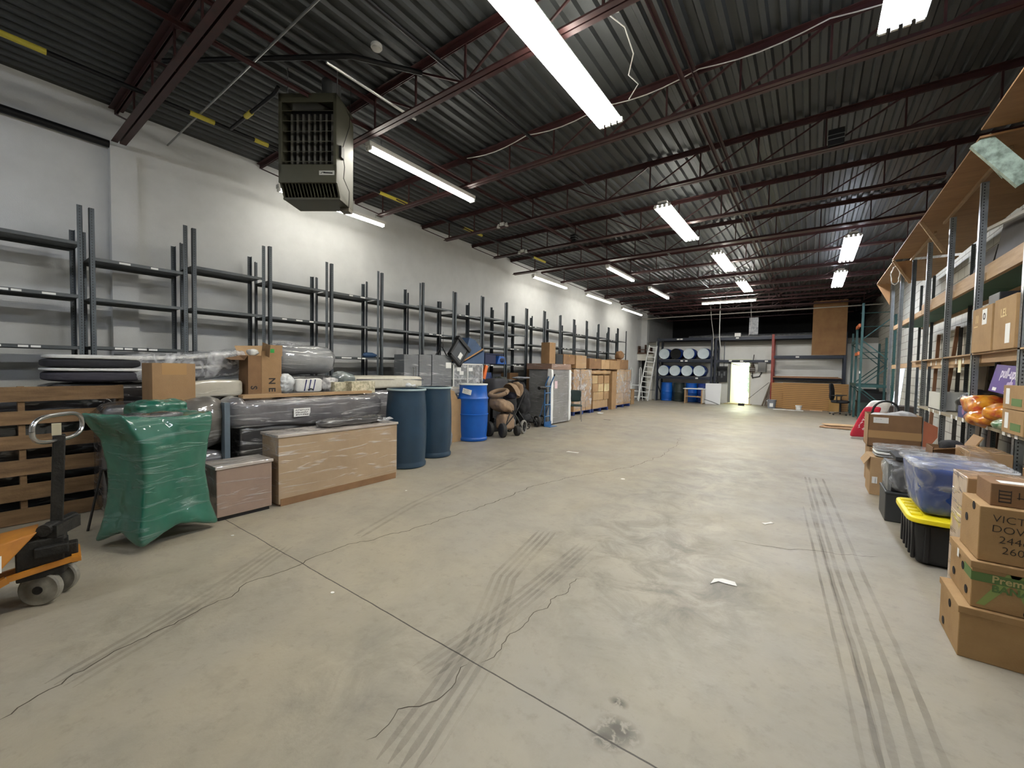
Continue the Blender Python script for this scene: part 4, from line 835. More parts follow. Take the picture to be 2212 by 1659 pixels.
for k, (x, y, z, s_, c_, lab) in enumerate(((-6.42, 8.35, 1.12, (.3, .4, .28), (70, 76, 66), 'olive bag on the clutter under the rack shelf'), (-6.42, 8.75, 1.08, (.3, .3, .2), (120, 122, 124), 'grey lump of wrapped items on the clutter'), (-6.4, 9.1, .35, (.3, .4, .7), (30, 30, 34), 'dark bag behind the black strollers'), (-6.43, 8.5, .5, (.3, .7, .98), (26, 26, 30), 'large black sack in the middle of the clutter'))):
    solo('sack', MB().soft((0, 0, 0), s_, 2.5, .03, 6, k+100, 14), M('sack %d' % k, c_, .7, 0, tuple(int(v*.6) for v in c_), 8, .7), lab, 'bag', (x, y, z), smooth='all')
solo('small_brown_box', MB().bb(-.15, .15, -.2, .2, 0, .22), cb3, 'small brown box on the left rack behind the black strollers', 'box', (-6.85, 9.3, 1.12))

# --- strollers
tan = M('taupe stroller fabric', (148, 124, 100), .85, 0, (130, 108, 86), 6, .8, .3, 24); rub = M('dark rubber', (44, 43, 42), .75); gtr = M('grey tyre', (136, 134, 128), .7)
def wheel(name, r, w_, parent, loc, rot, tyre, hubm, spokes=6):
    wh = part(name, MB().lathe([(r*.78, -w_/2), (r*.95, -w_/2), (r, -w_/4), (r, w_/4), (r*.95, w_/2), (r*.78, w_/2), (r*.76, 0)], (0, 0, 0), 28, 'X', cap=False), tyre, parent, True, loc=loc, rot=rot)
    sp = MB().lathe([(r*.18, -w_*.5), (r*.18, w_*.5)], (0, 0, 0), 12, 'X')
    for k in range(spokes):
        a = 2*PI*k/spokes; sp.bar((0, 0, 0), (0, r*.8*math.cos(a), r*.8*math.sin(a)), w_*.4, r*.12, (1, 0, 0))
    part('spokes', sp, hubm, wh)
st = thing('stroller', 'taupe fabric baby stroller tipped forward beside the blue drum', 'stroller', (-5.38, 7.2, 0), math.radians(-8))
def hoodm():
    mb = MB(); n1, n2 = 9, 12; vs = []
    for i in range(n1):
        a = math.radians(-15+i*120/(n1-1)); 
        for j in range(n2):
            b = PI*j/(n2-1); rad = .27
            vs.append((-.02+rad*.8*math.cos(b), rad*math.sin(b)*math.cos(a)+.12, .88+rad*.95*math.sin(b)*math.sin(a)+.012*math.sin(i*3)))
    fs = [(i*n2+j, i*n2+j+1, (i+1)*n2+j+1, (i+1)*n2+j) for i in range(n1-1) for j in range(n2-1)]
    return mb._add(vs, fs)
part('hood', hoodm(), tan, st, 'all')
part('hood_fold', MB().soft((-.02, .34, .98), (.34, .12, .34), 3, .02, 9, 4, 14), tan, st, 'all')
part('seat', MB().soft((.02, -.16, .66), (.42, .5, .26), 3, .035, 5, 3, 20, lambda q: (q.x, q.y, q.z-.3*q.y)), tan, st, 'all')
part('bumper_ring', MB().tube([(.2*math.cos(a*PI/8), -.24+.17*math.sin(a*PI/8), .93+.06*math.sin(a*PI/8)) for a in range(17)], .045, 10), tan, st, True)
part('foot_muff', MB().soft((.05, -.08, .3), (.3, .34, .36), 4, .02, 6, 6, 14), tan, st, 'all')
part('canopy_lining', MB().soft((0, .12, .86), (.3, .2, .16), 2.5, .01, 6, 6, 10), M('navy lining', (24, 26, 44), .8), st, 'all')
part('frame', MB().tube([(.2, -.25, .2), (.2, .1, .5), (.2, .35, .9)], .013, 6).tube([(-.2, -.25, .2), (-.2, .1, .5), (-.2, .35, .9)], .013, 6).tube([(.2, .3, .15), (.2, 0, .55)], .013, 6).tube([(-.2, .3, .15), (-.2, 0, .55)], .013, 6).tube([(.2, -.28, .08), (.2, -.1, .48)], .012, 6), blackc, st, True)
for x, y, r, w_, rz in ((.2, -.3, .15, .1, 70), (-.1, -.42, .16, .1, 80), (.24, .1, .11, .09, 70)): 
    wh = part('front_wheel', MB().lathe([(r*.3, -w_/2), (r*.85, -w_/2), (r, -w_/3), (r, w_/3), (r*.85, w_/2), (r*.3, w_/2)], (0, 0, 0), 26, 'X'), rub, st, True, loc=(x, y, r), rot=(0, 0, math.radians(rz)))
wheel('rear_wheel', .155, .05, st, (.14, .42, .155), (0, 0, math.radians(20)), gtr, blackc)
wheel('rear_wheel', .155, .05, st, (-.25, .45, .155), (0, 0, math.radians(20)), gtr, blackc)
def bstroller(label, loc, rz, s_=1.):
    t = thing('stroller', label, 'stroller', loc, rz)
    part('seat', MB().soft((0, 0, .62), (.42, .45, .75), 3, .04, 5, loc[1], 18), blackf, t, 'all')
    part('hood', MB().soft((0, .12, 1.02), (.44, .4, .3), 2.4, .03, 6, loc[1]+2, 16), blackf, t, 'all')
    part('basket', MB().soft((0, 0, .25), (.36, .5, .2), 4, .02, 5, 2, 12), blackf, t, 'all')
    part('frame', MB().tube([(.22, -.35, .1), (.2, 0, .5), (.2, .3, 1.05), (.1, .38, 1.12), (-.1, .38, 1.12), (-.2, .3, 1.05), (-.2, 0, .5), (-.22, -.35, .1)], .014, 6).tube([(.22, .35, .12), (.2, 0, .5)], .014, 6).tube([(-.22, .35, .12), (-.2, 0, .5)], .014, 6), blackc, t, True)
    for x, y, r in ((.24, -.35, .085), (-.24, -.35, .085), (.25, .33, .12), (-.25, .33, .12)): wheel('wheel', r, .04, t, (x, y, r), (0, 0, .3), rub, blackc, 5)
    return t
bstroller('black folded stroller right behind the taupe stroller', (-5.9, 7.86, 0), PI/2-.1)
bstroller('black stroller standing against the wrapped fridge', (-5.86, 8.43, 0), PI/2+.05)
solo('stroller_tray', MB().soft((0, 0, 0), (.4, .5, .05), 3, .01, 8, 3, 12), M('white grey fabric', (170, 172, 178), .7, 0, (60, 62, 80), 12, .6), 'crumpled white and grey cloth on top of the black strollers', 'cloth', (-5.9, 8.5, 1.23), .2, smooth='all')

# --- hand truck
hb = M('blue enamel tube', (44, 98, 150), .4, .1, (36, 84, 132), 5, .7)
tk = thing('hand_truck', 'blue two-wheeled hand truck with black tyres leaning before the wrapped fridge', 'hand truck', (-5.42, 9.02, 0), math.radians(0))
for y in (-.13, .13): part('rail', MB().tube([(0, y, .02), (-.02, y, .95), (-.0, y+.02, 1.1), (.06, y+.06, 1.28)], .016, 8), hb, tk, True)
for z in (.25, .55, .85, 1.02): part('crossbar', MB().tube([(-.005, -.13, z), (-.005, .13, z)], .014, 8), hb, tk, True)
part('toe_plate', MB().bb(.0, .19, -.17, .17, 0, .012).bb(0, .012, -.17, .17, 0, .12), hb, tk); part('brace', MB().tube([(-.14, -.2, .15), (-.01, -.13, .7)], .01, 6).tube([(-.14, .1, .15), (-.01, .13, .7)], .01, 6), hb, tk, True)
part('grip', MB().tube([(.06, .19, 1.28), (.075, .2, 1.33)], .018, 8).tube([(-.02, -.1, .98), (-.05, -.3, 1.0), (-.04, -.36, .98)], .045, 10), blackc, tk, True)
for y in (-.25, .0): wheel('wheel', .14, .07, tk, (-.15, y, .14), (0, 0, PI/2-.35), rub, M('hub grey', (150, 150, 148), .4, .4), 8)
# --- wrapped fridge
fg = thing('wrapped_fridge', 'grey appliance wrapped in film with white foam corner posts and brown cap', 'appliance', (-5.45, 9.2, 0))
part('body', MB().bb(-.72, 0, .06, 1.0, .03, 1.46), wrap_mat('wrapped steel appliance', (134, 134, 134), (112, 112, 112), .05, .4, .5), fg, bev=.005)
part('cardboard_cap', MB().bb(-.76, .02, -.0, 1.06, 1.45, 1.6), wrap_mat('wrapped brown cap', (146, 116, 98), (126, 98, 82), .2, .45, .5), fg, bev=.006)
for k, (x, y) in enumerate(((-.04, .0), (-.04, .98))): part('foam_post', MB().soft((x, y+.045, .75), (.13, .12, 1.44), 10, .01, 14, k, 14), M('white foam', (226, 228, 226), .8), fg, 'all')
part('paper_label', MB().bb(.001, .004, .2, .34, .95, 1.15), M('pinkish label', (216, 190, 196), .6), fg)
# --- chair
ch = thing('metal_chair', 'dark green stacking chair with thin steel legs beside the wrapped fridge', 'chair', (-5.45, 10.55, 0), math.radians(30))
dgn = M('dark green vinyl', (20, 44, 42), .5)
part('backrest', MB().soft((0, .2, .7), (.4, .05, .34), 5, .005, 4, 1, 12), dgn, ch, 'all'); part('seat', MB().soft((0, 0, .44), (.42, .42, .05), 5, .005, 4, 1, 12), dgn, ch, 'all')
for sx in (-1, 1):
    part('leg', MB().tube([(sx*.19, -.2, 0), (sx*.19, -.16, .42), (sx*.19, .18, .44)], .011, 6), steel, ch, True); part('leg', MB().tube([(sx*.19, .3, 0), (sx*.19, .16, .44), (sx*.19, .22, .86)], .011, 6), steel, ch, True)

# --- cartons toward the far left
def carton(label, x, y, z, sx, sy, sz, mat, group=None, rz=0, name='cardboard_box', tapes=True):
    t = thing(name, label, 'box', (x, y, z), rz, group)
    part('carton', MB().bb(-sx, 0, 0, sy, 0, sz), mat, t, bev=.004)
    if tapes: part('tape', MB().bb(-sx*.55, -sx*.45, -.001, sy+.001, sz-.0, sz+.0015).bb(.0, .0015, sy*.5-.03, sy*.5+.03, sz*.75, sz), tape, t)
    return t
carton('tall narrow brown carton standing highest behind the wrapped fridge', -6.0, 10.03, 1.62, .28, .33, .6, cb)
carton('black box between the tall narrow carton and brown cartons', -6.02, 10.42, 1.62, .4, .42, .28, M('black card', (34, 36, 38), .7), name='black_box', tapes=False)
carton('brown carton with a pale mark, right of the black box', -6.02, 10.88, 1.62, .4, .73, .3, cb3)
carton('film-wrapped carton at the top of the first pallet stack', -6.0, 11.65, 1.5, .42, .74, .42, wcard)
for k in range(3): carton('brown carton hidden behind the fridge, %s of that column' % ['lowest', 'middle', 'top'][k], -6.3, 9.7, k*.54, .25, 1.85, .535, cb3, 'cartons behind the fridge')
bp_ = M('blue pallet paint', (32, 52, 108), .7)
def bpallet(label, x, y, L_):
    t = thing('blue_pallet', label, 'pallet', (x, y, 0), 0, 'blue pallets at far left')
    for k in range(3): part('runner', MB().bb(-.55, 0, k*(L_-.1)/2, k*(L_-.1)/2+.1, 0, .1), bp_, t)
    for k in range(5): part('deck_board', MB().bb(-.55+k*.1125, -.46+k*.1125, 0, L_, .1, .12), bp_, t)
random.seed(3)
names_ = ['bottom', 'second', 'third', 'fourth', 'top']
def stack(y0, y1, z1, rows, cols, tag_, x=-6.03, ws=.5):
    bpallet('blue pallet under the %s' % tag_, x, y0, y1-y0)
    h = (z1-.12)/rows; wd = (y1-y0)/cols
    for r in range(rows):
        for c in range(cols):
            m = random.choice([wcard, wcard, cb2, cb, wcard]); j = random.uniform(-.03, .03)
            carton('taped brown carton, %s row, %s column of the %s' % (names_[r] if r < rows-1 else 'top', ['left', 'middle', 'right'][c if cols == 3 else c*2], tag_), x+j, y0+c*wd+.01, .12+r*h, ws, wd-.015, h-.006, m, 'cartons in the far left stacks')
stack(11.6, 12.9, 1.48, 4, 3, 'first pallet stack'); stack(13.0, 14.35, 1.28, 4, 3, 'second pallet stack'); stack(15.1, 16.6, 1.50, 3, 2, 'third pallet stack')
solo('stretch_film_drape', MB().soft((0, 0, 0), (.56, 1.34, 1.3), 9, .02, 4, 111, 18), film, 'loose stretch film around the first pallet stack', 'plastic film', (-6.27, 12.25, .83), smooth='all')
solo('stretch_film_drape', MB().soft((0, 0, 0), (.56, 1.54, 1.35), 9, .02, 4, 117, 18), film, 'loose stretch film around the third pallet stack', 'plastic film', (-6.27, 15.85, .82), smooth='all')
solo('wrapped_tube', MB().soft((0, 0, 0), (.4, 2.1, .19), 3, .02, 4, 113, 18, lambda q: (q.x, q.y, q.z)), wcard, 'long film-wrapped bundle bridging the two pallet stacks', 'bundle', (-6.22, 13.85, 1.38), smooth='all')
carton('long brown carton on the bundle, left end', -6.0, 12.62, 1.50, .4, .95, .35, cb3); carton('pale carton in the middle of the long top row', -6.0, 13.6, 1.50, .4, .72, .33, cb2); carton('long carton at the right end of the top row', -6.0, 14.35, 1.50, .4, .98, .33, cb)
carton('tall narrow carton leaning against the second stack', -5.98, 14.55, 0, .22, .42, 1.42, cb, name='tall_carton', tapes=False)
carton('plain brown carton crowning the third stack', -6.05, 15.15, 1.51, .45, 1.2, .38, cb3)
solo('paper_scrap', MB().soft((0, 0, 0), (.2, .3, .03), 2.3, .01, 12, 3, 10), mwhite, 'white crumpled paper on the floor before the pallet stacks', 'paper', (-5.7, 12.9, .015), smooth='all')
# ================================================================== FAR END
navy = M('navy rack steel', (40, 46, 60), .45, .2, (32, 38, 50), 4, .8); rust = M('orange red rack steel', (148, 62, 48), .5, .1, (120, 48, 40), 6, .8)
br = thing('pallet_rack', 'dark navy pallet rack across the far wall holding blue drums', 'shelving', (0, 21.0, 0))
def upright(x, mat, h, t, y0=0, y1=.75, nm='upright_frame'):
    mb = MB().bb(x-.045, x+.045, y0-.035, y0+.035, 0, h).bb(x-.045, x+.045, y1-.035, y1+.035, 0, h)
    k = 0; z = .25
    while z < h-.7:
        mb.bar((x, y0, z), (x, y1, z+.6), .03, .03, (1, 0, 0)) if k % 2 else mb.bar((x, y1, z), (x, y0, z+.6), .03, .03, (1, 0, 0)); z += .62; k += 1
    return part(nm, mb, mat, t)
for x, m_, h in ((-6.25, navy, 3.12), (-3.78, navy, 3.1), (-3.62, navy, 3.05), (-1.38, rust, 3.14), (1.06, navy, 3.14)): upright(x, m_, h, br)
def beam(x0, x1, z, t=br, mat=navy, hh=.12, ys=(0, .75), nm='beam'):
    for y in ys: part(nm, MB().bb(x0, x1, y-.03, y+.03, z-hh/2, z+hh/2), mat, t)
beam(-6.2, -3.83, 3.03); beam(-3.57, -1.43, 3.0, hh=.13); beam(-1.33, 1.01, 3.0, hh=.13)
beam(-6.2, -3.83, 1.98); beam(-3.57, -1.43, 1.98, hh=.1); beam(-1.33, 1.01, 2.16, hh=.12); beam(-6.2, -3.83, 1.16); beam(-1.33, 1.01, 1.22, hh=.1)
part('shelf_deck', MB().bb(-6.2, -3.83, -.03, .78, 2.04, 2.06).bb(-6.2, -3.83, -.03, .78, 1.22, 1.24), M('shelf mesh grey', (96, 98, 100), .6), br)
part('shelf_deck', MB().bb(-6.2, 1.0, .02, .76, 3.07, 3.085), M('dusty board', (112, 108, 100), .8), br)
for x, z in ((-5.3, 3.03), (-5.15, 3.03), (-2.75, 3.02), (-2.55, 1.98), (-3.0, 1.99), (-1.6, 1.98), (-5.1, 1.98), (-4.9, 1.98), (-.5, 2.16), (-4.4, 1.16)): part('label_strip', MB().bb(x-.06, x+.06, -.036, -.031, z-.03, z+.03), lbl, br)
bpl = M('deep blue drum plastic', (16, 52, 132), .4, 0, (12, 44, 116), 3, .8); white_end = M('white drum base', (196, 206, 210), .5, 0, (176, 190, 198), 5, .8)
def lying(x, z, endm, lab):
    t = thing('plastic_drum', lab, 'drum', (x, 21.0, z), 0, 'blue drums lying on the far rack'); r = .262
    part('shell', MB().lathe([(r*.93, 0), (r, .03), (r, .3), (r*1.02, .31), (r, .33), (r, .55), (r*1.02, .56), (r, .58), (r*.97, .8)], (0, -.08, 0), 30, 'Y', cap=False), bpl, t, True)
    part('end_cap', MB().lathe([(.001, .02), (r*.7, .015), (r*.86, -.005), (r*.95, -.02), (r*.985, .0), (r*.94, .02)], (0, -.08, 0), 30, 'Y', cap=False), endm, t, True)
    return t
blkend = M('dark drum mouth', (6, 7, 8), .9)
for i, x in enumerate((-5.93, -5.385, -4.78, -4.14)):
    lying(x, 2.325, blkend if i == 1 else white_end, 'blue drum lying on the upper shelf of the far rack, %s' % (['leftmost, pale end', 'the black-mouthed one', 'third from left, pale end', 'rightmost, pale end'][i]))
for i, x in enumerate((-5.94, -5.4, -4.85, -4.3)): lying(x, 1.505, white_end, 'blue drum lying on the lower shelf of the far rack, %s' % ['leftmost', 'second from left', 'third from left', 'rightmost'][i])
for i, x in enumerate((-5.86, -5.28, -4.7, -4.15)):
    drum('plastic_drum', 'drum under the far rack, %s' % ['leftmost, bright blue', 'the dark green-black one', 'blue one behind the small table', 'rightmost blue one behind the small table'][i], (x, 21.3, 0), .275, .9, [bl, M('black green drum', (26, 38, 34), .5), bl, bpl][i], open_=False, hoops=(.5,), lid=[bl, dg, bl, bpl][i], group='drums under the far rack')
t = thing('small_table', 'small wooden table with white top before the drums under the far rack', 'table', (-4.35, 20.35, 0))
part('tabletop', MB().soft((0, 0, .68), (.95, .5, .05), 6, .002, 3, 1, 10), enam, t, 'all')
for sx in (-1, 1):
    for sy in (-1, 1): part('leg', MB().bb(sx*.36-.03, sx*.36+.03, sy*.18-.03, sy*.18+.03, 0, .66), wood, t)
part('shelf', MB().bb(-.36, .36, -.2, .2, .3, .34), wood, t); part('side_panel', MB().bb(.38, .42, -.2, .22, .05, .66), M('cream board', (206, 202, 190), .7), t)
solo('book', MB().bb(-.12, .1, -.08, .08, 0, .03), M('grey book', (170, 172, 170), .7), 'grey flat book on the small white-topped table', 'book', (-4.08, 20.35, .705))
solo('cabinet_door', MB().bb(0, .66, 0, .04, 0, .95).bb(.22, .225, -.002, 0, .45, .95), M('white door panel', (224, 226, 228), .5), 'white cabinet door leaning beside the far doorway', 'panel', (-3.98, 20.75, 0), rot=(math.radians(-7), 0, 0))
solo('cabinet_door', MB().bb(0, .62, 0, .04, 0, .5), M('white door panel', (224, 226, 228), .5), 'shorter white board leaning in front of the white cabinet door', 'panel', (-3.93, 20.6, 0), rot=(math.radians(-9), 0, 0))
solo('metal_tube', MB().tube([(-.5, 0, .3), (.1, 0, .12), (.4, -.1, .02)], .02, 6), M('grey tube', (130, 134, 138), .4, .5), 'grey bent tube lying before the white panels', 'tube', (-3.7, 20.35, 0), smooth=True)
ep = thing('electrical_panel', 'dark open electrical panel with cables left of the far doorway', 'electrical panel', (-3.5, YF-.012, 0))
part('box', MB().bb(-.28, .28, -.16, 0, 1.0, 1.75), M('black panel', (30, 31, 34), .6), ep)
for x in (-.12, .12): part('conduit', MB().tube([(x, -.07, 1.75), (x, -.06, 2.9)], .02, 8), M('grey tube', (130, 134, 138), .4, .5), ep, True)
for k in range(4): part('breaker', MB().bb(-.2+k*.11, -.13+k*.11, -.18, -.16, 1.2+.1*(k % 2), 1.4+.1*(k % 2)), M('mid grey', (96, 98, 100), .5), ep)
part('lower_plate', MB().bb(.3, .42, -.02, 0, .05, 1.95), M('grey metal', (134, 134, 132), .5, .3), ep)
mtb = thing('meter_box', 'grey electrical box on the white wall right of the bright doorway', 'electrical box', (-1.82, YF, 1.75))
part('box', MB().bb(-.16, .16, -.18, 0, -.25, .2), M('grey metal', (134, 134, 132), .5, .3), mtb, bev=.008); part('cable', MB().tube([(0, -.05, -.25), (-.1, -.05, -.45), (-.35, -.05, -.5), (-.42, -.05, -.4)], .02, 8), blackc, mtb, True)
gm = thing('gas_meter', 'small dark meter with pipes on the wall beside the doorway', 'meter', (-2.2, YF, 1.6))
part('body', MB().bb(-.12, .1, -.14, 0, -.12, .14).lathe([(.06, -.12), (.08, 0), (.04, .1)], (0, -.08, .2), 12), M('brown grey iron', (84, 74, 66), .6, .3), gm); part('pipe', MB().tube([(.0, -.06, -.1), (.02, -.06, -.4)], .02, 6).tube([(0, -.06, .2), (.04, -.05, .7)], .015, 6), grease, gm, True)
for k in range(2): part('band', MB().bb(-.12, .1, -.15, -.14, -.03+k*.07, -.01+k*.07), lbl, gm)
solo('electric_cable', MB().tube([(-3.4, 21.8, 2.0), (-3.1, 21.75, 1.9), (-2.75, 21.74, 1.8), (-2.35, 21.8, 1.98)], .014, 6), blackc, 'black cable sagging across the top of the far doorway', 'cable', smooth=True)
solo('broom', MB().tube([(0, 0, .08), (.95, .6, 1.05)], .011, 6).bb(-.14, .1, -.06, .06, 0, .1), grease, 'push broom leaning beside the slatted panels', 'broom', (-2.45, 20.75, 0))
for k, (x, lean) in enumerate(((-1.62, .2), (-1.72, .28), (-1.56, .12))):
    solo('metal_strip', MB().bar((0, 0, 0), (lean, .35, 1.05), .07, .03), M('grey brown strip', (104, 92, 82), .7), ['grey strip leaning left of the slatted panels, middle one', 'leftmost grey strip leaning by the slatted panels', 'grey strip nearest the slatted panels'][k], 'strip', (x, 21.4-.1*k, 0), group='leaning strips')
# slatted wall panels
def slat_mat():
    m = M('slotted brown panel', (186, 138, 74), .6); N = m.node_tree.nodes; L = m.node_tree.links; b = N['Principled BSDF']
    tc = [n for n in N if n.type == 'TEX_COORD'][0]; sp = N.new('ShaderNodeSeparateXYZ'); L.new(tc.outputs['Object'], sp.inputs[0])
    mu = N.new('ShaderNodeMath'); mu.operation = 'MULTIPLY'; mu.inputs[1].default_value = 13; L.new(sp.outputs[2], mu.inputs[0])
    fr_ = N.new('ShaderNodeMath'); fr_.operation = 'FRACT'; L.new(mu.outputs[0], fr_.inputs[0]); lt_ = N.new('ShaderNodeMath'); lt_.operation = 'LESS_THAN'; lt_.inputs[1].default_value = .22; L.new(fr_.outputs[0], lt_.inputs[0])
    mx = N.new('ShaderNodeMix'); mx.data_type = 'RGBA'; mx.inputs['A'].default_value = (*lin((164, 122, 66)), 1); mx.inputs['B'].default_value = (*lin((98, 68, 36)), 1); L.new(lt_.outputs[0], mx.inputs['Factor']); L.new(mx.outputs['Result'], b.inputs['Base Color']); return m
sm_ = slat_mat(); ob = M('ochre board', (166, 130, 74), .7)
for k, (x0, x1, y, h, m_, lab) in enumerate(((-1.36, -.95, 20.86, 1.06, sm_, 'slotted brown display panel at left, partly behind the bucket'), (-.96, 1.2, 20.8, 1.08, sm_, 'large slotted brown display panel leaning on the far rack'), (-.93, .62, 20.62, 1.0, sm_, 'front slotted brown display panel, shorter one'), (.6, .98, 20.5, .72, ob, 'plain ochre board at the right end of the slotted panels'))):
    solo('slatwall_panel', MB().bb(0, x1-x0, 0, .03, 0, h), m_, lab, 'panel', (x0, y-.12, 0), rot=(math.radians(-5), 0, 0), group='slotted display panels')
for k in range(4): solo('flat_board', MB().bb(0, 2.35-.1*k, 0, .55, 0, .022), [M('rusty board', (120, 76, 50), .7), wood, M('rusty board', (120, 76, 50), .7), enam][k], ['lowest board of the flat stack above the slotted panels', 'second board of the flat stack above the slotted panels', 'third board of the flat stack above the slotted panels', 'white top board of the flat stack above the slotted panels'][k], 'board', (-1.36+.04*k, 20.72+.02*k, 1.28+.024*k), group='boards stacked flat on the far rack')
solo('plywood_board', MB().bb(0, 1.1, 0, .02, 0, 2.2), osb, 'tall orange brown plywood board standing high on the far rack', 'plywood', (-.03, 20.92, 2.23))
def bucket(lab, loc, r, h, col):
    t = thing('bucket', lab, 'bucket', loc); part('shell', MB().lathe([(r*.8, 0), (r*.97, h*.9), (r, h*.92), (r, h), (r*.93, h), (r*.78, .02), (.001, .02)], n=24, cap=False), col, t, True)
    part('handle', MB().tube([(r*math.cos(a*PI/8), -.02-.06*math.sin(a*PI/8), h*.9-.1*math.sin(a*PI/8)) for a in range(9)], .005, 5), steel, t, True); part('label', MB().bb(-.06, .06, -r*.93, -r*.9, h*.2, h*.6), lbl, t)
bucket('grey bucket with white label beside the slotted panels', (-1.3, 20.25, 0), .17, .36, M('grey bucket plastic', (134, 138, 146), .5)); bucket('small pale bucket on the floor before the slotted panels', (-.36, 19.9, 0), .11, .2, enam)
for k, (x, y, L_, a, c_) in enumerate(((-1.2, 19.6, 1.0, .1, enam), (-.9, 19.75, .5, -.6, enam), (-.8, 20.1, .8, .05, wood), (-.3, 20.25, .7, -.1, M('straw', (222, 190, 150), .8)))):
    solo('lumber_offcut', MB().bb(0, L_, 0, .07, 0, .025), c_, ['long white offcut lying nearest on the floor before the slotted panels', 'short white offcut crossing the long one', 'tan offcut beside the small bucket', 'pale straw offcut behind the small bucket'][k], 'offcut', (x, y, 0), a, group='offcuts on the floor')
oc = thing('office_chair', 'black office chair with chrome star base before the green rack', 'chair', (.88, 18.9, 0), math.radians(75))
part('seat', MB().soft((0, 0, .48), (.5, .5, .1), 4, .01, 4, 1, 14), blackf, oc, 'all'); part('backrest', MB().soft((0, .26, .82), (.46, .09, .62), 4, .01, 4, 2, 14, lambda q: (q.x, q.y+.12*max(0, q.z), q.z)), blackf, oc, 'all')
part('gas_column', MB().tube([(0, 0, .1), (0, 0, .44)], .03, 10), blackc, oc, True); part('spine', MB().bar((0, .2, .44), (0, .32, .75), .08, .03, (0, 1, 0)), blackc, oc)
for sx in (-1, 1): part('armrest', MB().tube([(sx*.26, .05, .48), (sx*.29, .05, .68), (sx*.28, -.12, .7), (sx*.28, .2, .7)], .02, 8), blackc, oc, True)
for k in range(5):
    a = 2*PI*k/5+.2; lg_ = part('base_leg', MB().bar((0, 0, .1), (.3*math.cos(a), .3*math.sin(a), .07), .045, .03), steel, oc); part('caster', MB().lathe([(.028, -.02), (.028, .02)], (.3*math.cos(a), .3*math.sin(a), .028), 12, 'X'), blackc, lg_)
# ladders, partition
struct('wall_partition', MB().bb(XL, -6.5, 21.0, 21.06, 2.0, 2.34).bb(-6.86, -6.5, 21.0, 21.06, 0, 2.0), M('cream partition paint', (226, 224, 214), .6))
struct('trim_8', MB().bb(-7.24, -6.86, 21.5, 21.52, 0, 2.0), dark)
ws_ = M('white ladder', (222, 224, 222), .4)
def ladder(name, lab, loc, w0, w1, h, n_, lean, mat, rz=0, back=True):
    t = thing(name, lab, 'ladder', loc, rz)
    for s_ in (-1, 1): part('rail', MB().bar((s_*w0/2, 0, 0), (s_*w1/2, lean, h), .045, .07, (0, 1, 0)), mat, t)
    for k in range(n_):
        z = h*(k+.7)/n_; u = z/h; wq = w0+(w1-w0)*u; part('rung', MB().bb(-wq/2, wq/2, lean*u-.045, lean*u+.045, z-.02, z+.02), mat, t)
    if back:
        for s_ in (-1, 1): part('rear_leg', MB().bar((s_*w0/2, lean*2, 0), (s_*w1/2, lean, h), .025, .04, (0, 1, 0)), mat, t)
    return t
ll = ladder('extension_ladder', 'tall white ladder leaning between the partition and the far rack', (-6.72, 20.25, 0), .5, .38, 2.75, 11, .55, ws_, 0, False); ll.rotation_euler = (0, math.radians(6), 0)
ladder('step_ladder', 'tall grey aluminium step ladder behind the white ladder', (-6.5, 20.72, 0), .5, .46, 2.95, 4, .1, M('dull aluminium', (140, 142, 138), .4, .5), 0, False)
sl_ = ladder('rolling_ladder', 'low white rolling step ladder with looped handrails', (-6.92, 19.6, 0), .45, .45, .85, 3, .3, ws_, 0)
for s_ in (-1, 1): part('handrail', MB().tube([(s_*.22, .05, .2), (s_*.22, .05, 1.5), (s_*.22, .12, 1.62), (s_*.22, .26, 1.62), (s_*.22, .32, 1.5), (s_*.22, .32, .8)], .016, 8), ws_, sl_, True)
solo('wooden_trestle', MB().bb(-.3, .3, -.2, .2, .62, .66).bb(-.28, -.24, -.18, .18, 0, .62).bb(.24, .28, -.18, .18, 0, .62).bb(-.28, .28, -.02, .02, .25, .29), wood, 'small wooden trestle between the third pallet stack and the ladders', 'trestle', (-6.55, 17.6, 0))
solo('white_cube_box', MB().bb(-.15, .15, -.12, .12, 0, .14), enam, 'small white box on the wooden trestle', 'box', (-6.62, 17.6, .665))
solo('stacked_chairs', MB().bb(-.35, .35, -.2, .2, 0, .05).bb(-.33, -.3, -.15, .15, 0, .4).bb(0, .03, -.15, .15, 0, .45).bb(.28, .31, -.15, .15, 0, .38).bb(-.33, .3, -.16, -.12, .18, .22), M('dark brown wood', (84, 56, 40), .6), 'dark brown wooden frame lying on the cream partition', 'wooden frame', (-6.92, 21.1, 2.345))
solo('brown_bag', MB().soft((0, 0, .17), (.3, .35, .34), 2.6, .03, 6, 5, 12), cb3, 'brown crumpled sack on the third pallet stack', 'bag', (-6.3, 16.0, 1.9), smooth='all').location.z = 1.895
# things seen above the office wall
dct = thing('air_duct', 'silver flexible air ducts lying on the office roof', 'duct', (0, 22.6, 3.0))
fo = M('silver foil duct', (190, 192, 194), .3, .6, (130, 132, 136), 9, .7, .6, 30)
part('flex_duct', MB().tube([(-5.2, .2, .16), (-3.8, .1, .2), (-2.2, .2, .18), (-.6, .1, .16), (.4, .2, .18)], .15, 14), fo, dct, True); part('riser_duct', MB().bb(-2.5, -2.12, .1, .45, .2, 1.1), fo, dct)
solo('grey_tarpaulin', MB().soft((0, 0, 0), (2.6, .8, .5), 2.2, .04, 2, 5, 20), M('grey tarp', (70, 72, 76), .7), 'grey tarpaulin mound on the office roof above the doorway', 'tarpaulin', (-3.3, 23.4, 3.25), smooth='all')
solo('white_fixture_box', MB().bb(-.12, .12, -.1, .1, 0, .16), enam, 'small white box on top of the far rack beam', 'box', (-2.75, 21.1, 3.086))

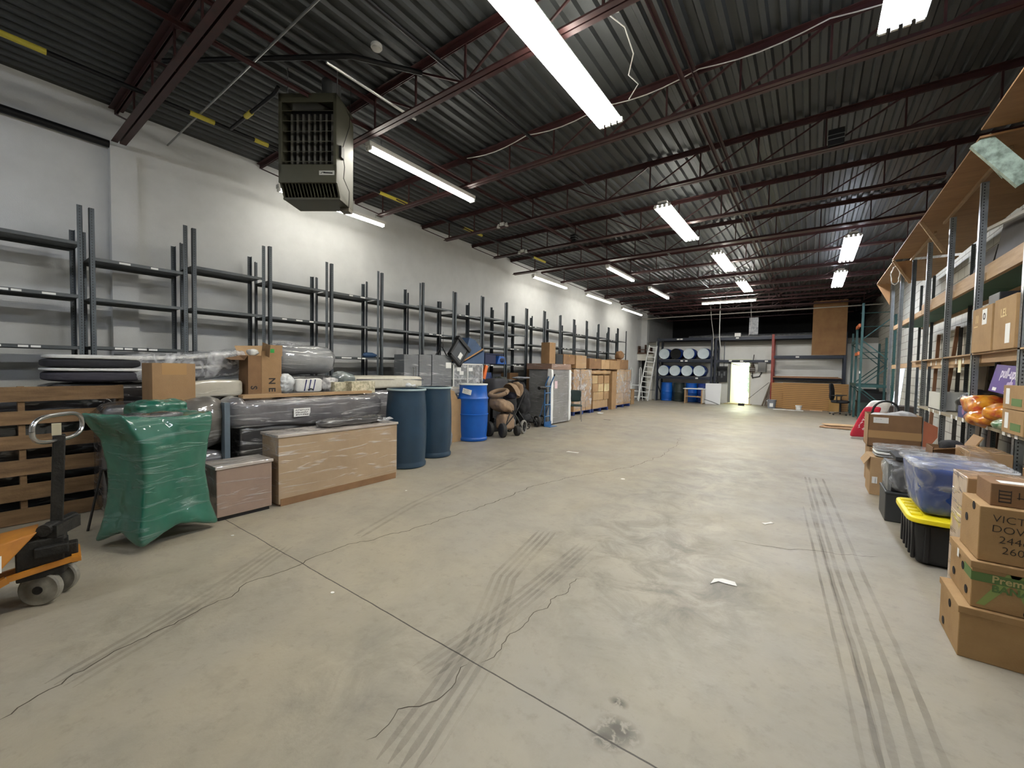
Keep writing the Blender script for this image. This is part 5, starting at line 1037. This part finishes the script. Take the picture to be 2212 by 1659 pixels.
# ================================================================== GREEN RACK, FAR RIGHT
teal = M('teal rack steel', (44, 82, 80), .5, .1, (34, 68, 68), 4, .8); orb = M('orange rack beam', (206, 110, 60), .5, 0, (176, 92, 52), 5, .8)
g = thing('pallet_rack', 'teal pallet rack frames with orange beams at the far right', 'shelving', (0, 0, 0))
def frameX(y, x0, x1, h, nm='upright_frame'):
    mb = MB().bb(x0-.03, x0+.03, y-.04, y+.04, 0, h).bb(x1-.03, x1+.03, y-.04, y+.04, 0, h-.4); z = .3; k = 0
    while z < h-1: mb.bar((x0, y, z), (x1, y, z+.75), .03, .03, (0, 1, 0)) if k % 2 else mb.bar((x1, y, z), (x0, y, z+.75), .03, .03, (0, 1, 0)); z += .76; k += 1
    mb.bb(x0, x1, y-.02, y+.02, 1.06, 1.14); part(nm, mb, teal, g)
frameX(17.3, 1.27, 2.05, 3.75); frameX(18.4, 1.22, 1.98, 3.1); frameX(20.1, 1.22, 1.98, 3.0)
for z, y0, y1, m_ in ((3.05, 17.3, 18.4, orb), (2.15, 17.3, 18.4, orb), (1.12, 17.3, 20.1, teal), (2.6, 18.4, 20.1, teal)): part('beam', MB().bb(1.18, 1.23, y0, y1, z-.05, z+.05), m_, g)
for z in (3.5, 3.05, 2.2, 2.0): part('cross_rod', MB().tube([(1.25, 17.9, z), (2.05, 17.9, z)], .012, 6), teal, g, True)
part('sticker', MB().bb(1.235, 1.265, 17.24, 17.255, 1.5, 1.58), lbl, g)
solo('black_crate', MB().bb(-.35, .35, -.3, .3, 0, .3).bb(-.37, .37, -.32, .32, .3, .34).bb(-.2, .2, -.1, .1, .34, .42), blackc, 'black machine-like crate inside the teal rack', 'crate', (1.7, 18.95, .55), bev=.01)
solo('low_table', MB().bb(-.4, .4, -.35, .35, .5, .55).bb(-.38, -.34, -.3, .3, 0, .5).bb(.34, .38, -.3, .3, 0, .5), blackc, 'low dark table under the black crate in the teal rack', 'table', (1.7, 18.95, 0))
solo('teal_cabinet', MB().bb(0, .5, 0, .5, 0, .9), M('grey teal box', (70, 88, 84), .6), 'grey-teal box standing behind the teal rack by the right wall', 'box', (1.55, 20.6, 0))

# ================================================================== RIGHT SIDE
rbd = cardboard('banana carton', (162, 130, 88), (146, 114, 74))
hole = M('carton hole', (6, 4, 3), 1.0); gink = M('green print', (84, 112, 60), .7); gink2 = M('pale green print', (132, 150, 84), .7)
def bcarton(lab, x, y, z, sx, sy, sz, mat=rbd, lip=True):
    t = thing('banana_box', lab, 'box', (x, y, z), 0)
    part('carton', MB().bb(0, sx, 0, sy, 0, sz), mat, t, bev=.004)
    if lip: part('lid_edge', MB().bb(-.006, sx+.004, -.006, sy+.006, sz-.035, sz+.001), mat, t, bev=.003)
    return t
def hole_at(t, x, y, z, face, w=.022, h=.013):
    if face == '-Y': part('hand_hole', MB().lathe([(.001, -.0012), (w, -.0012), (w, 0)], (x, y, z), 18, 'Y', cap=False), hole, t)
    else: part('hand_hole', MB().lathe([(.001, -.0012), (w, -.0012), (w, 0)], (x, y, z), 18, 'X', cap=False), hole, t)
b1 = bcarton('lowest cardboard fruit box of the stack at the bottom right', .665, 3.07, 0, .52, .37, .265)
for a in ((.3, -.001, .045, '-Y'), (-.001, .17, .20, '-X'), (-.001, .28, .05, '-X')): hole_at(b1, *a)
text('Vic', .10, inkd, b1, (.36, -.002, .17), '-Y', tilt=-.05, bold=.001); text('2', .07, inkd, b1, (.26, -.002, .125), '-Y', bold=.001); part('marker_scribble', MB().tube([(.33+.05*math.cos(a*1.3)*(1+.3*math.sin(a)), -.003, .125+.022*math.sin(a*1.7)) for a in range(24)], .0016, 4).bb(.29, .5, -.002, 0, .075, .095), inkd, b1)
b2 = bcarton('green-printed banana box, second from the bottom of the right stack', .705, 3.09, .268, .5, .39, .238)
part('green_swoosh', MB().prism([(.02, .02), (.05, .02), (.17, .2), (.12, .2)], -.0012, 0).prism([(.13, .2), (.18, .2), (.27, .03), (.2, .01)], -.0012, 0).prism([(.22, .2), (.24, .2), (.5, .05), (.5, .0), (.42, .0)], -.0012, 0), gink2, b2)
part('green_band', MB().bb(-.0, .5, -.0018, 0, .14, .185).bb(-.0018, 0, .0, .12, .14, .19), gink, b2)
text('Premium', .05, M('pale card print', (176, 160, 110), .7), b2, (.16, -.0026, .162), '-Y', bold=.001); text('BANANAS', .048, gink, b2, (.18, -.0026, .115), '-Y', bold=.0014)
for a in ((.19, -.003, .215, '-Y'), (.2, -.003, .02, '-Y'), (-.002, .14, .16, '-X'), (-.002, .07, .06, '-X'), (-.002, .3, .07, '-X')): hole_at(b2, *a)
part('white_tag', MB().bb(-.0072, -.006, .2, .23, .18, .225), lbl, b2)
b3 = bcarton('cardboard box with handwritten name, third in the right stack', .725, 3.11, .51, .5, .31, .28, lip=False)
text('VICTOR\nDOVOR\n24463\n2601', .052, inkd, b3, (.135, -.0012, .145), '-Y', tilt=-.03, bold=-.0008)
for a in ((.215, -.001, .22, '-Y'), (.21, -.001, .035, '-Y'), (-.001, .2, .17, '-X'), (-.001, .09, .26, '-X')): hole_at(b3, *a)
b4 = thing('cardboard_box', 'flat closed carton with printed symbols on top of the right stack', 'box', (.77, 3.16, .791))
part('carton', MB().bb(0, .42, 0, .22, 0, .115), cb3, b4, bev=.004); part('label', MB().bb(.04, .15, .03, .1, .1152, .1165), lbl, b4)
part('printed_symbols', MB().bb(.03, .07, -.001, 0, .02, .028).bb(.03, .07, -.001, 0, .04, .046).bb(.03, .07, -.001, 0, .058, .064).bb(.03, .07, -.001, 0, .076, .082).bb(.028, .031, -.001, 0, .02, .085).bb(.069, .072, -.001, 0, .02, .085).bb(.095, .099, -.001, 0, .045, .08).bb(.113, .117, -.001, 0, .045, .08).bb(.09, .12, -.001, 0, .05, .054), inkd, b4)
b5 = thing('cardboard_box', 'clear-taped carton behind the top carton of the right stack', 'box', (.745, 3.43, .30)); part('carton', MB().bb(.0, .5, 0, .3, 0, .57), wcard, b5, bev=.004)
b5.location = (.76, 3.5, 0); b5.children[0].data = MB().bb(.0, .5, 0, .3, 0, .86).mesh('carton'); b5.children[0].data.materials.append(wcard)
# black tote with yellow lid
bt = thing('storage_tote', 'black ribbed tote with bright yellow lid on the floor at right', 'tote', (.90, 4.65, 0))
def tfn(q): k = 1-.08*(.5-(q.z/.33+.0)); return (q.x*k, q.y*k, q.z)
part('body', MB().soft((0, 0, .17), (.44, .60, .34), 9, 0, 1, 1, 26, tfn), blackc, bt, 'all')
rb = MB()
for k in range(5): rb.bb(-.222, -.2, -.24+k*.11, -.21+k*.11, .03, .31)
for k in range(3): rb.bb(-.16+k*.14, -.13+k*.14, -.305, -.28, .03, .31)
part('rib', rb, blackc, bt, bev=.006)
ye = M('yellow lid plastic', (240, 220, 30), .4); part('lid', MB().soft((0, 0, .352), (.52, .68, .05), 8, 0, 1, 1, 16), ye, bt, 'all')
li = MB()
for k in range(5): li.bb(-.235, -.17, -.26+k*.11, -.19+k*.11, .37, .388)
part('lid_rib', li, ye, bt, bev=.005); part('paper_label', MB().bb(.06, .13, -.312, -.308, .1, .25), lbl, bt)
wt = thing('storage_tote', 'blue plastic tub wrapped in clear film on the yellow-lidded tote', 'tote', (.93, 4.68, .392))
def ufn(q): k = 1+.22*(q.z/.36); return (q.x*k, q.y*k, q.z)
part('tub', MB().soft((0, 0, .18), (.46, .62, .37), 12, .004, 2, 3, 20, ufn), M('deep blue tub', (20, 62, 138), .4), wt, 'all')
part('film_cover', MB().soft((0, 0, .186), (.475, .635, .39), 11, .008, 9, 7, 28, ufn), film, wt, 'all'); part('film_top', MB().soft((0, 0, .38), (.56, .74, .035), 9, .008, 12, 8, 18), filmw, wt, 'all')
solo('storage_bin', MB().bb(0, .3, 0, .42, 0, .3).bb(-.006, .306, -.006, .426, .27, .3), M('charcoal bin plastic', (44, 46, 46), .5), 'charcoal plastic bin on the floor behind the yellow-lidded tote', 'bin', (.64, 5.48, 0), bev=.01)
bk = thing('speaker_case', 'black boxy case draped with clear film on the charcoal bin', 'case', (.66, 5.5, .302)); part('case', MB().bb(.02, .3, 0, .38, 0, .26), blackc, bk, bev=.008); part('side_panel', MB().bb(-.005, .02, .0, .38, 0, .27), M('mid grey plastic', (104, 106, 104), .5), bk); part('film', MB().soft((.14, .18, .14), (.32, .44, .28), 5, .02, 7, 3, 16), film, bk, 'all')
solo('flat_package', MB().bb(0, .34, 0, .42, 0, .03), M('black card', (34, 36, 38), .7), 'thin black flat item on top of the black case', 'package', (.72, 5.62, .60))
ca = thing('cardboard_box', 'upright open carton with white label standing on the floor behind the bins', 'box', (.62, 6.6, 0))
part('carton', MB().bb(0, .52, 0, .45, 0, .46), cb2, ca, bev=.003); part('label', MB().bb(.05, .055, -.003, -.001, .15, .2).bb(.02, .07, -.003, -.001, .14, .22), lbl, ca); part('flap', MB().bar((.0, .22, .46), (-.06, .22, .36), .44, .005, (1, 0, .5)), cb2, ca)
for k in range(4): solo('wrapped_sheet', MB().soft((0, 0, 0), (.52, .42, .03), 6, .006, 8, k, 12), [wsilv, M('white foam', (226, 228, 226), .8), wsilv, filmw][k], ['lowest silvery wrapped sheet on the upright open carton', 'white foam sheet in the wrapped stack on the carton', 'upper silvery sheet in the stack on the carton', 'loose clear film on top of the wrapped sheets'][k], 'wrapped sheet', (.92, 6.8, .478+k*.034), smooth='all', group='wrapped sheets on the open carton')
cbx = thing('cardboard_box', 'wide open carton with address label and white cloth inside', 'box', (.64, 7.25, .5))
part('front_panel', MB().bb(0, .52, 0, .006, 0, .43), cb3, cbx); part('side_panel', MB().bb(0, .006, 0, .5, 0, .43).bb(.514, .52, 0, .5, 0, .43).bb(0, .52, .494, .5, 0, .43).bb(0, .52, 0, .5, 0, .01), cb, cbx); part('tape_band', MB().bb(.002, .518, -.0015, 0, .12, .22), tape, cbx); part('label', MB().bb(.05, .2, -.004, -.0015, .32, .395), lbl, cbx)
scrawl(cbx, .06, 1, .02, inkd, (.1, -.0045, .37), '-Y', 3, .0009)
solo('white_cloth', MB().soft((0, 0, 0), (.46, .44, .2), 2.6, .03, 6, 31, 18), M('white cloth', (208, 208, 210), .8, 0, (180, 182, 186), 6, .7, .3, 16), 'crumpled white cloth filling the wide open carton', 'cloth', (.92, 7.5, .85), smooth='all')
solo('hose_loop', MB().tube([(.14*math.cos(a*PI/12), 0, .16*math.sin(a*PI/12)) for a in range(13)]+[(-.14, 0, -.12)], .014, 8), blackc, 'black hose loop sticking up from the open carton', 'hose', (.86, 7.72, .93), smooth=True)
carton('brown carton with torn side under the wide open carton', 1.18, 7.2, 0, .52, .5, .495, cb)
op = thing('cardboard_box', 'weathered open box with a dark lump inside, near the rack post', 'box', (.98, 5.62, .56), .0)
part('side_panel', MB().bb(0, .26, 0, .006, 0, .2).bb(0, .006, 0, .3, 0, .2).bb(.254, .26, 0, .3, 0, .2).bb(0, .26, .294, .3, 0, .2).bb(0, .26, 0, .3, 0, .008), cb3, op); part('flap', MB().bar((.13, 0, .2), (.1, -.1, .22), .24, .005, (0, 1, 1)).bar((.26, .15, .2), (.33, .15, .33), .28, .01, (1, 0, 0)), cb, op)
solo('dark_lump', MB().soft((0, 0, 0), (.16, .18, .12), 2.5, .015, 9, 3, 12), blackf, 'dark cushion lump inside the weathered open box', 'cushion', (1.13, 5.76, .77), smooth='all')
carton('brown carton on the floor under the weathered open box', 1.26, 5.5, 0, .3, .45, .555, cb)
carton('film-wrapped carton with green print beside the rack post', 1.33, 5.0, .3, .24, .42, .53, wcard); carton('carton on the floor under the film-wrapped carton', 1.33, 5.0, 0, .2, .42, .295, cb3)
solo('wrapped_box', MB().soft((0, 0, 0), (.3, .36, .24), 9, .006, 5, 3, 14), wpink, 'rosy film-wrapped box at the right edge below the low shelf', 'box', (1.75, 5.6, .75), smooth='all')
carton('carton on the floor at the right edge under the rosy wrapped box', 1.9, 5.42, 0, .3, .4, .625, cb)
# rack contents
sb = thing('cardboard_box', 'big taped carton with a round symbol label on the middle right shelf', 'box', (1.36, 5.82, 1.701)); part('carton', MB().bb(0, .42, 0, .58, 0, .45), rbd, sb, bev=.004); lb_ = part('label', MB().bb(-.003, 0, .14, .27, .27, .42), lbl, sb); text('O', .09, inkd, lb_, (-.004, .205, .345), '-X', bold=.003)
part('printed_marks', MB().bb(-.001, 0, .4, .42, .3, .38).bb(-.001, 0, .45, .47, .3, .38).bb(-.001, 0, .4, .52, .26, .27), M('tan print', (206, 180, 130), .8), sb)
sb2 = thing('cardboard_box', 'tall carton with pale lettering at the right edge of the middle shelf', 'box', (1.36, 5.26, 1.701)); part('carton', MB().bb(0, .42, 0, .5, 0, .46), rbd, sb2, bev=.004); text('LEL', .1, M('tan print', (206, 180, 130), .8), sb2, (-.0015, .26, .32), '-X', bold=.003); part('label', MB().bb(-.003, 0, .1, .2, .05, .22), lbl, sb2)
pu = thing('diaper_box', 'tilted purple box of training pants on the low right shelf', 'box', (1.5, 6.45, 1.24), rot=(math.radians(0), math.radians(12), math.radians(-8)))
pu.location = (1.39, 5.27, 1.285); pu.rotation_euler = (math.radians(3), math.radians(10), 0)
part('carton', MB().bb(0, .2, 0, .70, 0, .26), M('purple carton', (70, 26, 130), .5, 0, (60, 22, 116), 3, .8), pu, bev=.004); text('pull-ups', .13, M('pale lilac print', (214, 206, 224), .6), pu, (-.0015, .3, .185), '-X', bold=.003, sx=1.0)
part('plain_patch', MB().prism([(.12, .03), (.3, .02), (.28, .11), (.16, .12)], -.0015, 0, 'X'), M('lilac patch', (176, 156, 192), .6), pu); part('white_patch', MB().bb(-.0015, 0, .5, .6, .015, .045), lbl, pu)
sna = M('orange snack bag', (222, 156, 44), .3, 0, (172, 60, 36), 7, .35, .6, 14, coat=.7)
for k, (y, z, s_, lab) in enumerate(((6.12, 1.17, (.3, .36, .2), 'shiny orange and red bag on top of another on the low right shelf'), (5.92, 1.05, (.36, .5, .13), 'flattened orange and red bag lying on the low right shelf edge'), (5.62, 1.13, (.28, .26, .15), 'yellow-orange bag under the purple box'))): solo('snack_bag', MB().soft((0, 0, 0), s_, 2.6, .025, 6, k+3, 18), sna, lab, 'bag', (1.42, y, z), smooth='all')
solo('snack_bag', MB().soft((0, 0, 0), (.3, .3, .1), 2.6, .02, 7, 9, 14), M('green bag', (54, 98, 62), .35, 0, (180, 196, 170), 9, .35, coat=.5), 'green and white bag between the orange bag and the stacked cartons', 'bag', (1.45, 5.42, 1.045), smooth='all')
bp2 = thing('blue_package', 'navy blue package with an oval mark on the low right shelf', 'package', (1.38, 6.45, .992)); part('carton', MB().bb(0, .25, 0, .4, 0, .13), M('navy packaging', (30, 40, 112), .4), bp2, bev=.004); part('oval_mark', MB().lathe([(.001, -.001), (.045, -.001), (.045, 0)], (0, .2, .08), 20, 'X', cap=False), M('oval rose', (150, 104, 140), .6), bp2)
solo('bin_bag', MB().soft((0, 0, 0), (.4, .8, .3), 2.4, .04, 6, 12, 20), M('black bag film', (22, 22, 24), .3, 0, (30, 30, 34), 6, .6, .6, 14), 'glossy black bin bag on the low shelf behind the navy package', 'bag', (1.66, 7.2, 1.13), smooth='all')
wc = thing('wire_crate', 'open white crate on the low shelf beyond the black bag', 'crate', (1.4, 7.75, .992)); part('side', MB().bb(0, .01, 0, .7, 0, .24).bb(.4, .41, 0, .7, 0, .24).bb(0, .41, .69, .7, 0, .24).bb(0, .41, 0, .01, 0, .24).bb(0, .41, 0, .7, 0, .01), M('pale crate', (196, 196, 190), .6), wc)
for k in range(2): 
    t = thing('produce_box', ['lower produce box with labels at the right edge on the low shelf', 'upper produce box with green print at the right edge on the low shelf'][k], 'box', (1.33, 4.86, .992+k*.2)); part('carton', MB().bb(0, .4, 0, .44, 0, .195), rbd, t, bev=.004); part('label', MB().bb(-.003, 0, .3, .37, .04, .17), lbl, t); part('green_print', MB().bb(-.002, 0, .05, .25, .03, .09), gink, t)
for k, (y, z, s_) in enumerate(((5.5, 2.2, (.3, .3, .12)),)): solo('black_device', MB().bb(-s_[0]/2, s_[0]/2, -s_[1]/2, s_[1]/2, 0, s_[2]), blackc, 'dark flat device lying on the big taped carton', 'device', (1.58, 6.1, 2.153), bev=.006)
# behind the rack and by the wall
for k, (y0, dy, z1, m_, lab) in enumerate(((11.6, .35, 2.3, M('brown wood pole', (112, 76, 50), .7), 'brown pole leaning on the right wall, nearest of three'), (10.9, -.3, 2.35, M('brown wood pole', (112, 76, 50), .7), 'brown pole crossing the first one on the right wall'), (9.9, .5, 2.3, grease, 'dark pole leaning on the right wall near the black bag'))):
    solo('wooden_pole', MB().bar((0, 0, 0), (.12, dy, z1), .05, .05), m_, lab, 'pole', (1.96, y0, 0))
solo('leaning_board', MB().bar((0, 0, 0), (.1, 0, 2.4), .5, .02, (1, 0, 0)), M('grey brown board', (120, 108, 92), .8, 0, (96, 84, 70), 3, .8), 'grey-brown board leaning on the right wall behind the black bag', 'board', (1.97, 9.0, 0))
solo('leaning_board', MB().bar((0, 0, 0), (.1, 0, 2.3), .34, .02, (1, 0, 0)), M('dark brown board', (80, 58, 44), .8), 'dark brown board leaning on the right wall beyond the big taped carton', 'board', (1.96, 8.2, 0))
for k in range(3): solo('aluminium_channel', MB().bar((0, 0, 0), (.25, .9, 1.7), .05, .05), M('aluminium', (198, 202, 204), .3, .8), ['leaning aluminium channel, nearest of three behind the rack', 'leaning aluminium channel, middle of three behind the rack', 'leaning aluminium channel, farthest of three behind the rack'][k], 'metal channel', (1.62, 13.2+k*.3, 0), group='aluminium channels')
sv_ = thing('louvre_shutter', 'white louvred shutter leaning on the right wall', 'shutter', (1.92, 12.6, 0), rot=(0, math.radians(4), 0)); part('frame', MB().bb(0, .03, 0, .04, 0, 1.3).bb(0, .03, .56, .6, 0, 1.3), M('pale shutter', (190, 190, 186), .5), sv_)
mb = MB(); 
for k in range(16): mb.bar((.015, .04, .08+k*.078), (.015, .56, .08+k*.078), .045, .008, (1, 0, .7))
part('louvre_blades', mb, M('pale shutter', (190, 190, 186), .5), sv_)
rg = thing('product_bag', 'red and white plastic bag leaning by the cartons at right', 'bag', (.78, 12.2, 0)); 
part('bag', MB().soft((.33, 0, .44), (.4, .14, .9), 6, .02, 4, 3, 20, lambda q: (q.x+.36*q.z, q.y, q.z)), M('white bag film', (226, 222, 216), .35, 0, (206, 200, 196), 5, .7, .4, 16), rg, 'all')
part('red_print', MB().soft((.24, -.045, .40), (.30, .09, .70), 7, .012, 4, 3, 16, lambda q: (q.x+.36*q.z-.0, q.y, q.z)), M('red print', (176, 28, 52), .35), rg, 'all')
scrawl(rg, .4, 2, .09, lbl, (.24, -.11, .42), (PI/2, math.radians(-64), 0), 6, .006, 'pale_print')
solo('flattened_carton', MB().soft((0, 0, 0), (.9, .5, .02), 8, .008, 4, 3, 12), cb2, 'flattened brown carton lying on the floor beside the red bag', 'cardboard', (.75, 14.6, .05), .2, smooth='all')
solo('flattened_carton', MB().soft((0, 0, 0), (.9, .6, .02), 8, .008, 4, 5, 12), cb3, 'flattened darker carton under the other near the red bag', 'cardboard', (.7, 14.2, .018), -.15, smooth='all')
solo('orange_offcut', MB().bar((0, 0, 0), (.3, 0, .45), .2, .03, (0, 1, 0)), M('salmon board', (196, 120, 92), .7), 'salmon board leaning behind the red and white bag', 'board', (1.3, 13.6, .5)).location.z = .0
solo('clutter_box', MB().bb(0, .5, 0, .6, 0, .75), M('dark clutter', (62, 52, 46), .8), 'dark box in the clutter behind the red and white bag', 'box', (1.42, 12.75, 0))
solo('salmon_board', MB().bb(0, .4, 0, .03, 0, .5), M('salmon board', (196, 120, 92), .7), 'salmon coloured board in the clutter right of the hose loop', 'board', (1.35, 10.4, .5), rot=(0, .5, 0)).location.z = .25
# litter on the floor
pp = M('paper white', (232, 230, 224), .8)
for k, (x, y, s_, a) in enumerate(((-.45, 3.12, .085, .5), (-.29, 4.64, .06, 1.0), (-3.35, 6.46, .11, .2), (-2.42, 1.42, .014, 0), (-3.79, 3.14, .014, .3), (-1.99, 5.3, .03, .6), (-4.81, 11.4, .1, .2), (-3.9, 1.39, .012, 1.1))):
    poly = [(-1, -.4), (-.2, .1), (.1, -.1), (1, -.5), (1.1, .2), (.3, .6), (-.4, .5)] if k == 0 else ([(-1, -.3), (-.2, -.2), (.9, -.4), (1, .2), (0, .15), (-.8, .4)] if s_ > .05 else [(math.cos(i*PI/3), .8*math.sin(i*PI/3)) for i in range(6)])
    solo('paper_scrap', MB().prism([(p_[0]*s_, p_[1]*s_) for p_ in poly], .0, .003, 'Z'), pp if k != 6 else blackc, ['white torn paper on the dark stained floor in the foreground', 'small white scrap on the floor right of centre', 'long white scrap on the floor in mid room', 'small round white spot near the floor crack', 'tiny white scrap before the big tan chest', 'scrap by the crack near mid floor', 'dark flat scrap far across the floor', 'tiny white scrap before the small wrapped cabinet'][k], 'paper', (x, y, .002), a)
